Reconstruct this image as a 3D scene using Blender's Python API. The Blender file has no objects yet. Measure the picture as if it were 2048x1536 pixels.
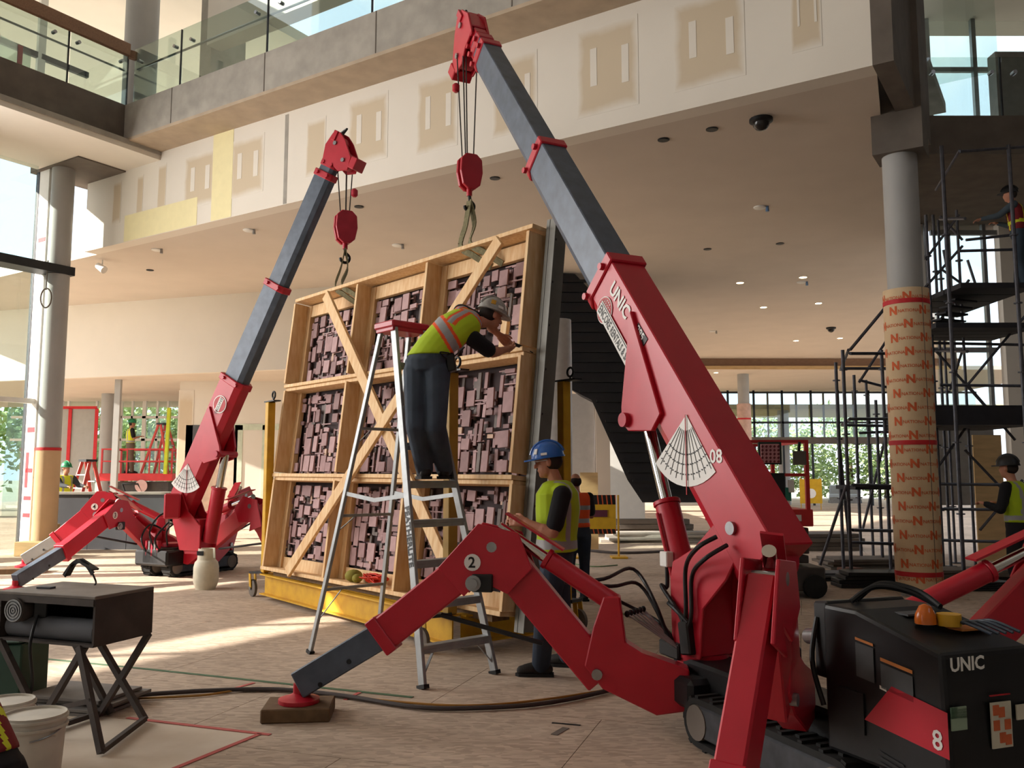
import bpy, math, random
from mathutils import Vector, Matrix
V = Vector
random.seed(7)
sc = bpy.context.scene
col = sc.collection
# ------------------------------------------------------------------ camera
FPX, PITCH, CAMZ = 1750.0, math.atan(182/1750.0), 1.58
cam = bpy.data.cameras.new('camera'); camo = bpy.data.objects.new('camera', cam); col.objects.link(camo)
cam.sensor_width = 36; cam.lens = 36*FPX/2048; cam.clip_end = 400
camo.location = (0, 0, CAMZ); camo.rotation_euler = (math.pi/2+PITCH, 0, 0)
sc.camera = camo
# ------------------------------------------------------------------ world, sun, daylight
w = bpy.data.worlds.new('world'); sc.world = w; w.use_nodes = True
nt = w.node_tree; nt.nodes.clear()
wo = nt.nodes.new('ShaderNodeOutputWorld'); bg = nt.nodes.new('ShaderNodeBackground')
tc = nt.nodes.new('ShaderNodeTexCoord'); nz = nt.nodes.new('ShaderNodeTexNoise'); rp = nt.nodes.new('ShaderNodeValToRGB')
nz.inputs['Scale'].default_value = 5; nz.inputs['Detail'].default_value = 6
rp.color_ramp.elements[0].position = .44; rp.color_ramp.elements[0].color = (.66, .78, .93, 1)
rp.color_ramp.elements[1].position = .62; rp.color_ramp.elements[1].color = (1, 1, 1, 1)
nt.links.new(tc.outputs['Generated'], nz.inputs['Vector']); nt.links.new(nz.outputs['Fac'], rp.inputs['Fac'])
nt.links.new(rp.outputs['Color'], bg.inputs['Color']); bg.inputs['Strength'].default_value = 3.0
nt.links.new(bg.outputs[0], wo.inputs['Surface'])
SUN = V((.96, .16, -.465)).normalized()
sl = bpy.data.lights.new('sun', 'SUN'); sl.energy = 22; sl.angle = .009; sl.color = (1, .93, .82)
so = bpy.data.objects.new('sun', sl); col.objects.link(so); so.rotation_euler = SUN.to_track_quat('-Z', 'Y').to_euler()
def area(name, loc, target, sx, sy, power, color):
    l = bpy.data.lights.new(name, 'AREA'); l.shape = 'RECTANGLE'; l.size = sx; l.size_y = sy; l.energy = power; l.color = color
    o = bpy.data.objects.new(name, l); col.objects.link(o); o.location = loc
    o.rotation_euler = (V(target)-V(loc)).to_track_quat('-Z', 'Y').to_euler(); return o
# daylight of the tall glazing left of and above the hall (outside the picture)
area('daylight_left_glazing', (-14.4, 9.6, 5.6), (-6.0, 4.2, 4.6), 12, 6.5, 3000, (1, .97, .93))
area('daylight_high_glazing', (-11, 2, 13.5), (0, 12, 4), 12, 4, 120, (1, .95, .9))
sc.view_settings.view_transform = 'Standard'; sc.view_settings.look = 'None'
sc.view_settings.exposure = -0.5; sc.view_settings.gamma = 1.0; sc.view_settings.use_curve_mapping = False
cy = sc.cycles
cy.max_bounces = 6; cy.diffuse_bounces = 3; cy.use_adaptive_sampling = True; cy.adaptive_threshold = .07; cy.adaptive_min_samples = 12; cy.glossy_bounces = 3; cy.transparent_max_bounces = 12; cy.transmission_bounces = 4
cy.caustics_reflective = False; cy.caustics_refractive = False; cy.sample_clamp_indirect = 4.0; cy.use_denoising = True
# ------------------------------------------------------------------ pixel <-> place (used to read positions off the photograph)
CP, SP = math.cos(PITCH), math.sin(PITCH)
def ray(px, py):
    u = (px-1024)/FPX; v = (768-py)/FPX
    return V((u, CP-v*SP, SP+v*CP))
def P(px, py, Y):
    d = ray(px, py); return V((0, 0, CAMZ))+d*(Y/d.y)
def F(px, py, z=0.0):
    d = ray(px, py); return V((0, 0, CAMZ))+d*((z-CAMZ)/d.z)
# ------------------------------------------------------------------ materials
def lin(h):
    r = []
    for i in (0, 2, 4):
        c = int(h[i:i+2], 16)/255; r.append(c/12.92 if c <= .04045 else ((c+.055)/1.055)**2.4)
    return (*r, 1)
MATS = {}
def mat(name, hexc, rough=.6, metal=0, var=.12, scale=6, bump=0, hex2=None, stretch=None, spec=.4, coat=0, emit=0):
    if name in MATS: return MATS[name]
    m = bpy.data.materials.new(name); m.use_nodes = True; t = m.node_tree; b = t.nodes['Principled BSDF']
    c = lin(hexc); b.inputs['Roughness'].default_value = rough; b.inputs['Metallic'].default_value = metal
    b.inputs['Specular IOR Level'].default_value = spec; b.inputs['Coat Weight'].default_value = coat
    co = t.nodes.new('ShaderNodeTexCoord'); n = t.nodes.new('ShaderNodeTexNoise'); n.inputs['Scale'].default_value = scale; n.inputs['Detail'].default_value = 5
    if stretch:
        mp = t.nodes.new('ShaderNodeMapping'); mp.inputs['Scale'].default_value = stretch
        t.links.new(co.outputs['Object'], mp.inputs['Vector']); t.links.new(mp.outputs['Vector'], n.inputs['Vector'])
    else: t.links.new(co.outputs['Object'], n.inputs['Vector'])
    r = t.nodes.new('ShaderNodeValToRGB'); e = r.color_ramp.elements
    e[0].position = .3; e[1].position = .72
    c2 = lin(hex2) if hex2 else tuple(min(1, x*(1+var)) for x in c[:3])+(1,)
    c1 = c if hex2 else tuple(x*(1-var) for x in c[:3])+(1,)
    e[0].color = c1; e[1].color = c2
    t.links.new(n.outputs['Fac'], r.inputs['Fac']); t.links.new(r.outputs['Color'], b.inputs['Base Color'])
    if bump:
        bp = t.nodes.new('ShaderNodeBump'); bp.inputs['Strength'].default_value = bump; bp.inputs['Distance'].default_value = .01
        t.links.new(n.outputs['Fac'], bp.inputs['Height']); t.links.new(bp.outputs['Normal'], b.inputs['Normal'])
    if emit:
        b.inputs['Emission Color'].default_value = c; b.inputs['Emission Strength'].default_value = emit
    MATS[name] = m; return m
def glass(name, hexc, gloss=.12, rough=.02):
    if name in MATS: return MATS[name]
    m = bpy.data.materials.new(name); m.use_nodes = True; t = m.node_tree; t.nodes.clear()
    o = t.nodes.new('ShaderNodeOutputMaterial'); mx = t.nodes.new('ShaderNodeMixShader'); tr = t.nodes.new('ShaderNodeBsdfTransparent'); g = t.nodes.new('ShaderNodeBsdfGlossy')
    tr.inputs['Color'].default_value = lin(hexc); g.inputs['Roughness'].default_value = rough; mx.inputs[0].default_value = gloss
    t.links.new(tr.outputs[0], mx.inputs[1]); t.links.new(g.outputs[0], mx.inputs[2]); t.links.new(mx.outputs[0], o.inputs[0])
    MATS[name] = m; return m
M_wall = mat('drywall', 'e6ded2', .85, var=.02, scale=1.5)
M_soffit = mat('painted_soffit', 'd6cabd', .9, var=.03, scale=1.2)
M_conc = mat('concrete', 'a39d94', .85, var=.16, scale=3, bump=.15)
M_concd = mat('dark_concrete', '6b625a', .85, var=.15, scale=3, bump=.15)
M_colgrey = mat('grey_column_paint', 'a7a6a4', .6, var=.05, scale=2)
M_card = mat('cardboard_wrap', 'd2b08a', .85, var=.06, scale=3)
M_redtape = mat('red_tape', 'c8242c', .6, var=.08)
M_greentape = mat('green_tape', '4d6b4f', .7, var=.1)
M_yel = mat('yellow_drywall_mark', 'f0e4b4', .85, var=.03)
M_white = mat('white_paint', 'e8e6e0', .6, var=.03)
M_black = mat('black_steel', '17181b', .5, var=.2)
M_dkframe = mat('dark_window_frame', '2b2c2e', .5, .3, var=.1)
M_alu = mat('aluminium', '9b9d9e', .5, .6, var=.1, scale=12)
M_steel = mat('brushed_steel', '9d9ea0', .3, .9, var=.1, scale=20)
M_chrome = mat('chrome_rod', 'd6d4d0', .12, 1, var=.03)
M_red = mat('red_crane_paint', 'b4142a', .38, 0, var=.1, scale=4, spec=.5, hex2='bf1a30')
M_redd = mat('red_lift_paint', 'c62a2c', .45, var=.1, scale=5)
M_redwarm = mat('faded_red_paint', 'b8283c', .4, var=.15, scale=7)
M_boom = mat('dark_grey_boom_steel', '555e6c', .42, .12, var=.2, scale=8, bump=.05)
M_blackpl = mat('black_plastic', '141416', .45, var=.3, scale=9)
M_rubber = mat('black_rubber', '1c1b1a', .85, var=.25, scale=14, bump=.2)
M_hose = mat('hydraulic_hose', '131315', .5, var=.2)
M_yellow = mat('yellow_steel_paint', 'd8a828', .5, 0, var=.2, scale=7, hex2='c08f22')
M_wood = mat('spruce_timber', 'd9ab77', .7, var=.1, scale=4, hex2='efd0a2', stretch=(6, 6, 1), bump=.05)
M_woodd = mat('dark_weathered_wood', '70583f', .8, var=.25, scale=6, stretch=(2, 8, 2), bump=.1)
M_woodrail = mat('brown_timber_guard', '8c6b54', .75, var=.15, scale=5, stretch=(1, 8, 8))
M_ply = mat('plywood', 'c9a878', .75, var=.12, scale=3, stretch=(1, 5, 5))
M_gl_clear = glass('clear_glazing', 'eef4f2', .06)
M_gl_green = glass('greenish_balustrade_glass', 'dfe9e5', .12)
M_brownsoff = mat('brown_underside', 'b3a08a', .85, var=.1, scale=3)
M_sling = mat('olive_webbing', '7d7658', .9, var=.25, scale=30)
M_rope = mat('wire_rope', '4a4644', .5, .6, var=.2)
M_darkgrey = mat('dark_grey_board', '5c5d62', .8, var=.08, scale=3)
M_grass = mat('outdoor_ground', 'a3a390', .95, var=.2, scale=.4)
# ------------------------------------------------------------------ mesh builder
WL = {}
class MB:
    def __init__(s): s.v = []; s.f = []; s.mi = []
    def add(s, vs, fs, mi=0):
        o = len(s.v); s.v += [V(x) for x in vs]; s.f += [tuple(i+o for i in f) for f in fs]; s.mi += [mi]*len(fs); return s
    def frame(s, c, x, y, z, mi=0):      # box from a centre and three half-axis vectors
        c, x, y, z = V(c), V(x), V(y), V(z)
        vs = [c+a*x+b*y+d*z for d in (-1, 1) for b in (-1, 1) for a in (-1, 1)]
        fs = [(0, 2, 3, 1), (4, 5, 7, 6), (0, 1, 5, 4), (2, 6, 7, 3), (0, 4, 6, 2), (1, 3, 7, 5)]
        if x.cross(y).dot(z) < 0: fs = [f[::-1] for f in fs]
        return s.add(vs, fs, mi)
    def box(s, c, sx, sy, sz, rz=0, mi=0):
        ca, sa = math.cos(rz), math.sin(rz)
        return s.frame(c, V((ca, sa, 0))*sx/2, V((-sa, ca, 0))*sy/2, V((0, 0, sz/2)), mi)
    def beam(s, p, q, w, h, up=(0, 0, 1), mi=0):      # w across, h along 'up'
        p, q = V(p), V(q); d = q-p; a = d.normalized(); u = V(up); u = u-a*u.dot(a)
        if u.length < 1e-4: u = V((0, 1, 0)); u = u-a*u.dot(a)
        u.normalize(); r = a.cross(u)
        return s.frame((p+q)/2, d/2, r*w/2, u*h/2, mi)
    def loft(s, rings, cap=True, mi=0):
        n = len(rings[0]); o = len(s.v)
        for r in rings: s.v += [V(x) for x in r]
        fs = []
        for i in range(len(rings)-1):
            for j in range(n):
                k = (j+1) % n; fs.append((o+i*n+j, o+i*n+k, o+(i+1)*n+k, o+(i+1)*n+j))
        if cap: fs.append(tuple(o+j for j in range(n))[::-1]); fs.append(tuple(o+(len(rings)-1)*n+j for j in range(n)))
        s.f += fs; s.mi += [mi]*len(fs); return s
    def taperbeam(s, p, q, prof0, prof1, up, mi=0):   # profiles: lists of (across, up)
        p, q = V(p), V(q); a = (q-p).normalized(); u = V(up); u = (u-a*u.dot(a)).normalized(); r = u.cross(a)
        return s.loft([[p+r*x+u*y for x, y in prof0], [q+r*x+u*y for x, y in prof1]], mi=mi)
    def cyl(s, p, q, r0, r1=None, n=14, mi=0, cap=True):
        p, q = V(p), V(q); r1 = r0 if r1 is None else r1; a = (q-p).normalized()
        u = V((0, 0, 1)) if abs(a.z) < .9 else V((1, 0, 0)); u = (u-a*u.dot(a)).normalized(); t = a.cross(u)
        def ring(c, r): return [c+u*math.cos(2*math.pi*i/n)*r+t*math.sin(2*math.pi*i/n)*r for i in range(n)]
        return s.loft([ring(p, r0), ring(q, r1)], cap, mi)
    def lathe(s, c, prof, n=20, axis=(0, 0, 1), mi=0):     # prof: (radius, along axis)
        c = V(c); a = V(axis).normalized(); u = V((1, 0, 0)) if abs(a.x) < .9 else V((0, 1, 0)); u = (u-a*u.dot(a)).normalized(); t = a.cross(u)
        return s.loft([[c+a*h+(u*math.cos(2*math.pi*i/n)+t*math.sin(2*math.pi*i/n))*max(r, 1e-4) for i in range(n)] for r, h in prof], True, mi)
    def tube(s, pts, r, n=8, mi=0, smooth=True):
        pts = [V(p) for p in pts]
        if smooth and len(pts) > 2: pts = crom(pts)
        rings = []; u = None
        for i, p in enumerate(pts):
            a = (pts[min(i+1, len(pts)-1)]-pts[max(i-1, 0)]).normalized()
            if u is None: u = V((0, 0, 1)) if abs(a.z) < .9 else V((1, 0, 0))
            u = u-a*u.dot(a)
            if u.length < 1e-4: u = V((1, 0, 0))-a*a.x
            u.normalize(); t = a.cross(u); rr = r[i] if isinstance(r, (list, tuple)) and len(r) == len(pts) else (r if not isinstance(r, (list, tuple)) else r[0])
            rings.append([p+u*math.cos(2*math.pi*k/n)*rr+t*math.sin(2*math.pi*k/n)*rr for k in range(n)])
        return s.loft(rings, True, mi)
    def prism(s, poly, o, x, y, depth, mi=0):      # 2-D outline in the plane (o; x, y), thickness along x cross y, centred
        o, x, y = V(o), V(x), V(y); n = x.cross(y).normalized()
        a = sum(poly[i][0]*poly[(i+1) % len(poly)][1]-poly[(i+1) % len(poly)][0]*poly[i][1] for i in range(len(poly)))
        if a < 0: poly = poly[::-1]
        return s.loft([[o+x*u+y*v-n*depth/2 for u, v in poly], [o+x*u+y*v+n*depth/2 for u, v in poly]], True, mi)
    def ell(s, c, rx, ry, rz, n=14, m=9, R=None, mi=0):
        c = V(c); rings = []
        for i in range(m+1):
            th = math.pi*i/m; st, ct = max(math.sin(th), 1e-3), math.cos(th)
            rg = []
            for j in range(n):
                p = V((rx*st*math.cos(2*math.pi*j/n), ry*st*math.sin(2*math.pi*j/n), -rz*ct))
                rg.append(c+(R @ p if R else p))
            rings.append(rg)
        return s.loft(rings, True, mi)
    def text(s, string, o, x, y, size, mi=0, bold=.0, align='LEFT', lift=0):
        vs, fs = textgeo(string, bold); o, x, y = V(o), V(x), V(y); n = x.cross(y).normalized()
        wd = max([q[0] for q in vs]+[0]); sh = {'LEFT': 0, 'CENTER': wd/2, 'RIGHT': wd}[align]
        return s.add([o+x*(a-sh)*size+y*b*size+n*lift for a, b in vs], fs, mi)
    def build(s, name, mats, parent=None, smooth=False, bevel=0, label=None, cat=None, group=None, kind=None, seg=1):
        if not isinstance(mats, (list, tuple)): mats = [mats]
        lo = V((min(v.x for v in s.v), min(v.y for v in s.v), min(v.z for v in s.v))); hi = V((max(v.x for v in s.v), max(v.y for v in s.v), max(v.z for v in s.v)))
        org = (lo+hi)/2
        if parent is None: org.z = lo.z
        me = bpy.data.meshes.new(name); me.from_pydata([v-org for v in s.v], [], s.f)
        for m in mats: me.materials.append(m)
        if len(mats) > 1:
            for p, k in zip(me.polygons, s.mi): p.material_index = k
        if smooth:
            me.polygons.foreach_set('use_smooth', [True]*len(me.polygons))
            try: me.set_sharp_from_angle(angle=math.radians(40 if smooth is True else smooth))
            except Exception: pass
        o = bpy.data.objects.new(name, me); col.objects.link(o)
        if parent: o.parent = parent; o.location = org-WL[parent.name]
        else: o.location = org
        WL[o.name] = org
        if bevel:
            b = o.modifiers.new('bevel', 'BEVEL'); b.width = bevel; b.segments = seg; b.limit_method = 'ANGLE'; b.angle_limit = math.radians(40)
        if label: o['label'] = label
        if cat: o['category'] = cat
        if group: o['group'] = group
        if kind: o['kind'] = kind
        return o
def crom(pts, k=6):
    out = []
    for i in range(len(pts)-1):
        p0 = pts[max(i-1, 0)]; p1 = pts[i]; p2 = pts[i+1]; p3 = pts[min(i+2, len(pts)-1)]
        for j in range(k):
            t = j/k; out.append(.5*((2*p1)+(p2-p0)*t+(2*p0-5*p1+4*p2-p3)*t*t+(3*p1-p0-3*p2+p3)*t**3))
    return out+[pts[-1]]
_tg = {}
def textgeo(string, bold=0):
    key = (string, bold)
    if key in _tg: return _tg[key]
    cu = bpy.data.curves.new('t', 'FONT'); cu.body = string; cu.resolution_u = 2; cu.offset = bold
    o = bpy.data.objects.new('t', cu); col.objects.link(o)
    me = o.to_mesh(); r = ([(v.co.x, v.co.y) for v in me.vertices], [tuple(p.vertices) for p in me.polygons])
    o.to_mesh_clear(); bpy.data.objects.remove(o); bpy.data.curves.remove(cu)
    _tg[key] = r; return r
def thing(name, label, cat, loc, group=None, kind=None):
    o = bpy.data.objects.new(name, None); col.objects.link(o); o.location = V(loc); o.empty_display_size = .2
    WL[o.name] = V(loc)
    if label: o['label'] = label
    if cat: o['category'] = cat
    if group: o['group'] = group
    if kind: o['kind'] = kind
    return o
def S(mb, name, m, parent=None, **k):     # a piece of the setting
    return mb.build(name, m, parent, kind=None if parent else 'structure', **k)
# ================================================================== THE HALL
E1 = V((.842, -.54, 0)).normalized(); E2 = V((.54, .842, 0)).normalized(); UP = V((0, 0, 1))
ZS = 6.5
O0 = F(560, 411, ZS); O0.z = 0
def E(a, b, z): return O0+E1*a+E2*b+UP*z
def ga(px, py, z):      # grid coordinate a of a pixel on the bulkhead plane level z
    return (F(px, py, z)-O0-UP*z).dot(E1)
A_R = ga(1745, 131, ZS)      # right end of the bulkhead
AC = (P(287, 260, 17.4)-O0).dot(E1)      # corner under the side balcony
# ---- floor
def osb():
    m = bpy.data.materials.new('osb_board'); m.use_nodes = True; t = m.node_tree; b = t.nodes['Principled BSDF']; b.inputs['Roughness'].default_value = .8
    g = t.nodes.new('ShaderNodeNewGeometry'); mp = t.nodes.new('ShaderNodeMapping'); mp.inputs['Scale'].default_value = (11, 30, 1); mp.inputs['Rotation'].default_value = (0, 0, .5)
    vo = t.nodes.new('ShaderNodeTexVoronoi'); vo.inputs['Scale'].default_value = 1.3
    n2 = t.nodes.new('ShaderNodeTexNoise'); n2.inputs['Scale'].default_value = .7; n2.inputs['Detail'].default_value = 6
    r1 = t.nodes.new('ShaderNodeValToRGB'); r1.color_ramp.elements[0].color = lin('b09c89'); r1.color_ramp.elements[1].color = lin('d2bda8')
    r2 = t.nodes.new('ShaderNodeValToRGB'); r2.color_ramp.elements[0].position = .35; r2.color_ramp.elements[0].color = (.72, .7, .68, 1); r2.color_ramp.elements[1].position = .65; r2.color_ramp.elements[1].color = (1, 1, 1, 1)
    mx = t.nodes.new('ShaderNodeMix'); mx.data_type = 'RGBA'; mx.blend_type = 'MULTIPLY'; mx.inputs[0].default_value = .8
    sep = t.nodes.new('ShaderNodeSeparateColor')
    t.links.new(g.outputs['Position'], mp.inputs['Vector']); t.links.new(mp.outputs['Vector'], vo.inputs['Vector']); t.links.new(g.outputs['Position'], n2.inputs['Vector'])
    t.links.new(vo.outputs['Color'], sep.inputs[0]); t.links.new(sep.outputs[0], r1.inputs['Fac']); t.links.new(n2.outputs['Fac'], r2.inputs['Fac'])
    t.links.new(r1.outputs['Color'], mx.inputs[6]); t.links.new(r2.outputs['Color'], mx.inputs[7]); t.links.new(mx.outputs[2], b.inputs['Base Color'])
    bp = t.nodes.new('ShaderNodeBump'); bp.inputs['Strength'].default_value = .15; bp.inputs['Distance'].default_value = .004
    t.links.new(sep.outputs[0], bp.inputs['Height']); t.links.new(bp.outputs['Normal'], b.inputs['Normal'])
    return m
M_osb = osb()
m = MB(); m.box((4, 26, -.2), 70, 72, .36); floor = S(m, 'floor', M_conc)
D1 = V((math.cos(-.32), math.sin(-.32), 0)); D2 = V((-D1.y, D1.x, 0))
sheet = None; nsh = 0
LW, LH = 2.44, 1.22
for j in range(-6, 34):
    for i in range(-9, 9):
        c = V((0, 8, 0))+D1*(i+(j % 2)*.5)*LW+D2*(j-6)*LH
        Yc = c.y; px = 1024+FPX*c.x/max(Yc, .5)
        if not (2.6 < Yc < 24 and -350 < px < 2400): continue
        if sheet is None:
            m = MB(); m.box(c+V((0, 0, -.011)), LW-.005, LH-.005, .021, -.32); sheet = S(m, 'osb_sheet', M_osb, floor); sb = c
            sheet.location = sheet.location
        else:
            o = sheet.copy(); col.objects.link(o); o.location = sheet.location+(c-sb)
            WL[o.name] = WL[sheet.name]+(c-sb)
        nsh += 1
# far floor boards beyond the picked-out sheets
m = MB(); m.add([V((-30, 23, -.012)), V((32, 23, -.012)), V((32, 60, -.012)), V((-30, 60, -.012))], [(0, 1, 2, 3)]); m.build('floor_covering', M_osb, floor)
m = MB(); m.box((0, 130, -.62), 400, 400, .2); S(m, 'ground', M_grass)
# ---- bulkhead wall + taped drywall patches
m = MB(); m.add([], []); c = (E(-6.2, .15, 0)+E(A_R, .15, 0))/2
ZB = 8.25
m.beam(E(-6.2, .15, (ZS+ZB)/2), E(A_R, .15, (ZS+ZB)/2), .3, ZB-ZS); wb = S(m, 'wall_bulkhead', M_wall)
def patchmat():      # bare board showing between feathered filler: fades into the painted wall at its borders
    m = bpy.data.materials.new('bare_plasterboard'); m.use_nodes = True; t = m.node_tree; b = t.nodes['Principled BSDF']; b.inputs['Roughness'].default_value = .9
    co = t.nodes.new('ShaderNodeTexCoord'); n = t.nodes.new('ShaderNodeTexNoise'); n.inputs['Scale'].default_value = 3; n.inputs['Detail'].default_value = 4
    sp = t.nodes.new('ShaderNodeSeparateXYZ'); t.links.new(co.outputs['Generated'], sp.inputs[0]); t.links.new(co.outputs['Object'], n.inputs['Vector'])
    def M(op, a, b_):
        q = t.nodes.new('ShaderNodeMath'); q.operation = op
        for i_, x in enumerate((a, b_)):
            if isinstance(x, (int, float)): q.inputs[i_].default_value = x
            else: t.links.new(x, q.inputs[i_])
        return q.outputs[0]
    ex = M('MINIMUM', sp.outputs[0], M('SUBTRACT', 1, sp.outputs[0])); ez = M('MINIMUM', sp.outputs[2], M('SUBTRACT', 1, sp.outputs[2]))
    e = M('ADD', M('MULTIPLY', M('MINIMUM', ex, ez), 7), M('SUBTRACT', M('MULTIPLY', n.outputs['Fac'], .8), .45))
    r = t.nodes.new('ShaderNodeValToRGB'); r.color_ramp.elements[0].position = .05; r.color_ramp.elements[0].color = lin('e6ded2'); r.color_ramp.elements[1].position = .75; r.color_ramp.elements[1].color = lin('d2c1a8')
    t.links.new(e, r.inputs['Fac']); t.links.new(r.outputs['Color'], b.inputs['Base Color']); return m
M_patch = patchmat()
def onwall(px, py):      # point of a pixel on the bulkhead face (plane through O0 with normal E2)
    d = ray(px, py); o = V((0, 0, CAMZ)); t = (O0-o).dot(E2)/d.dot(E2); return o+d*t
def wpatch(px0, py0, px1, py1, name, mt, lift=.004):
    a = onwall(px0, py0); b = onwall(px1, py1)
    za, zb = max(a.z, b.z), max(ZS+.01, min(a.z, b.z)); a2 = (a-O0).dot(E1); b2 = (b-O0).dot(E1)
    mm = MB(); mm.frame(E((a2+b2)/2, -lift/2, (za+zb)/2), E1*(b2-a2)/2, E2*lift/2, UP*(za-zb)/2); return mm.build(name, mt, wb)
for x0, y0, x1, y1 in ((370, 315, 428, 405), (462, 285, 526, 382), (614, 243, 650, 345), (697, 205, 775, 315), (834, 165, 915, 290), (985, 125, 1075, 255), (1153, 65, 1278, 208), (1345, 12, 1492, 150), (1578, -60, 1645, 92), (318, 330, 330, 420), (276, 352, 284, 430), (228, 365, 240, 445)):
    wpatch(x0, y0, x1, y1, 'bare_patch', M_patch)
    if x1-x0 > 50:
        wpatch(x0+.22*(x1-x0), y0+.24*(y1-y0), x0+.33*(x1-x0), y1-.26*(y1-y0), 'filler_strip', M_wall, .008)
        wpatch(x0+.72*(x1-x0), y0+.18*(y1-y0), x0+.84*(x1-x0), y1-.32*(y1-y0), 'filler_strip', M_wall, .008)
wpatch(428, 268, 462, 440, 'yellow_strip', M_yel, .006)
wpatch(250, 432, 392, 480, 'yellow_strip', M_yel, .006)
wpatch(571, 230, 573, 408, 'control_joint', M_conc, .003)
# brown underside strip and concrete edge beam of the upper floor
m = MB(); m.frame(E((-4.6+A_R)/2, -.2, ZB+.03), E1*(A_R+4.6)/2, E2*.55, UP*.03); S(m, 'trim_1', M_brownsoff)
m = MB(); m.frame(E((AC+A_R)/2, -.25, ZB+.42), E1*(A_R-AC)/2, E2*.5, UP*.36); bm_ = S(m, 'wall_edge_beam', M_conc)
for k in range(6):
    m = MB(); m.frame(E(AC+1.5+k*2.6, -.753, ZB+.42), E1*.008, E2*.004, UP*.355); m.build('joint', M_concd, bm_)
ZF = ZB+.78
# upper floor slab behind the beam and the volume above the hall behind bulkhead
m = MB(); m.frame(E((AC+A_R)/2, 4.2, ZF-.1), E1*((A_R-AC)/2), E2*3.9, UP*.1); S(m, 'floor_upper', M_conc)
# soffit (big sloping looking ceiling of the low part)
W1 = V((-19.0, 27.2, 0)); W2 = V((-2.6, 22.0, 0))
m = MB(); poly = [E(-16, .3, 0), E(A_R, .3, 0), V((8.2, 18.5, 0)), V((19, 37, 0)), V((1, 37, 0)), V((1, 21, 0)), W2, W1]
m.loft([[p+UP*ZS for p in poly], [p+UP*(ZS+.25) for p in poly]]); ceil = S(m, 'ceiling', M_soffit)
# return wall / dark pier at the right end
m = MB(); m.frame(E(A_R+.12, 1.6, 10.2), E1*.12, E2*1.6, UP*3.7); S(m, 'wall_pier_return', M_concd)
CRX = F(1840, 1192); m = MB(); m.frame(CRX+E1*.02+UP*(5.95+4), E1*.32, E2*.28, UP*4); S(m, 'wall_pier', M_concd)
# drop wall at the back left and low ceiling behind
m = MB(); m.beam(W1+UP*5.43, W2+UP*5.43, .2, 2.14); S(m, 'wall_drop', M_wall)
m = MB(); poly = [W1, W2, V((-2, 36, 0)), V((-26, 36, 0))]
m.loft([[p+UP*4.36 for p in poly], [p+UP*4.5 for p in poly]]); S(m, 'ceiling_low', M_soffit)
# right rear: timber edge and lower ceiling up to the curtain wall
m = MB(); m.beam((1, 37, 6.32), (19, 37, 6.32), .3, .36); t2 = S(m, 'trim_2', M_woodrail)
m = MB(); m.beam((1, 36.8, 6.1), (19, 36.8, 6.1), .2, .14); m.build('lower_lip', M_ply, t2)
m = MB(); m.box((12, 42, 6.1), 24, 10.4, .16); S(m, 'ceiling_rear', M_soffit)
# ---- downlights, sprinklers and cameras on the ceiling
M_lamp = mat('lamp_glow', 'ffd9a0', .5, emit=30)
def downlight(px, py, z, lab, lit=True, r=.085):
    c = F(px, py, z); t = thing('downlight', lab, 'light', c, 'recessed ceiling downlights')
    m = MB(); m.lathe(c, [(r*1.25, -.012), (r*1.25, 0), (r, 0), (r, -.012)], 16); m.build('trim_ring', M_white if lit else M_black, t)
    m = MB(); m.lathe(c, [(r*1.05, -.016), (r*1.05, 0)], 16); m.build('lens', M_lamp if lit else M_black, t)
for px, py, lab in ((1480, 565, 'lit round downlight left of the brightest one on the tan soffit'), (1606, 554, 'brightest lit downlight, beside a small blue sprinkler'), (1637, 606, 'lit downlight nearest to the wrapped column on the soffit'), (1527, 614, 'lit downlight in the middle of the rear soffit group'), (1592, 681, 'lit downlight low on the soffit above the timber edge'), (1680, 676, 'lit downlight above the scaffold top beside the column')):
    downlight(px, py, ZS, lab)
for px, py, lab in ((1370, 748, 'small lit downlight beyond the timber edge near the boom'), (1432, 745, 'small lit downlight beyond the timber edge, middle of three'), (1408, 764, 'small lit downlight beyond the timber edge closest to the glazing')):
    downlight(px, py, 6.02, lab)
for px, py, lab in ((990, 356, 'unlit dark round downlight beside the right hook block'), (1327, 279, 'unlit dark downlight right of the right boom collar'), (718, 413, 'unlit dark downlight right of the left hook block'), (1415, 498, 'small unlit dark downlight in mid soffit'), (1560, 487, 'small dark slot light on soffit left of the column'), (1424, 258, 'tiny dark opening in the soffit near the dome camera'), (300, 540, 'small unlit downlight low on the left soffit')):
    downlight(px, py, ZS, lab, False, .07)
def device(px, py, z, lab, kind):
    c = F(px, py, z)
    if kind == 'dome':
        t = thing('dome_camera', lab, 'camera', c)
        m = MB(); m.lathe(c, [(.16, 0), (.16, -.04), (.13, -.06)][::-1], 18); m.build('base', M_black, t, smooth=True)
        m = MB(); m.lathe(c, [(.02, -.17), (.07, -.15), (.11, -.1), (.115, -.05)], 16); m.build('dome', mat('smoked_dome', '2a2624', .1, var=.05), t, smooth=True)
    else:
        t = thing('ceiling_sensor', lab, 'sensor', c)
        m = MB(); m.lathe(c, [(.09, -.03), (.12, -.015), (.12, 0)], 14); m.build('base', M_white, t, smooth=True)
        m = MB(); m.cyl(c+V((.12, -.05, 0)), c+V((.12, -.05, -.1)), .025, .035, 8); m.build('sprinkler_head', mat('blue_sprinkler_cap', '5f7fa8', .5) if kind == 'blue' else M_steel, t)
device(1522, 238, ZS, 'black dome security camera under the soffit near the pier', 'dome')
device(1520, 414, ZS, 'white ceiling sensor with a blue sprinkler cap, middle of soffit', 'blue')
device(1603, 564, ZS, 'pale sensor with blue cap just under the brightest downlight', 'blue')
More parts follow.
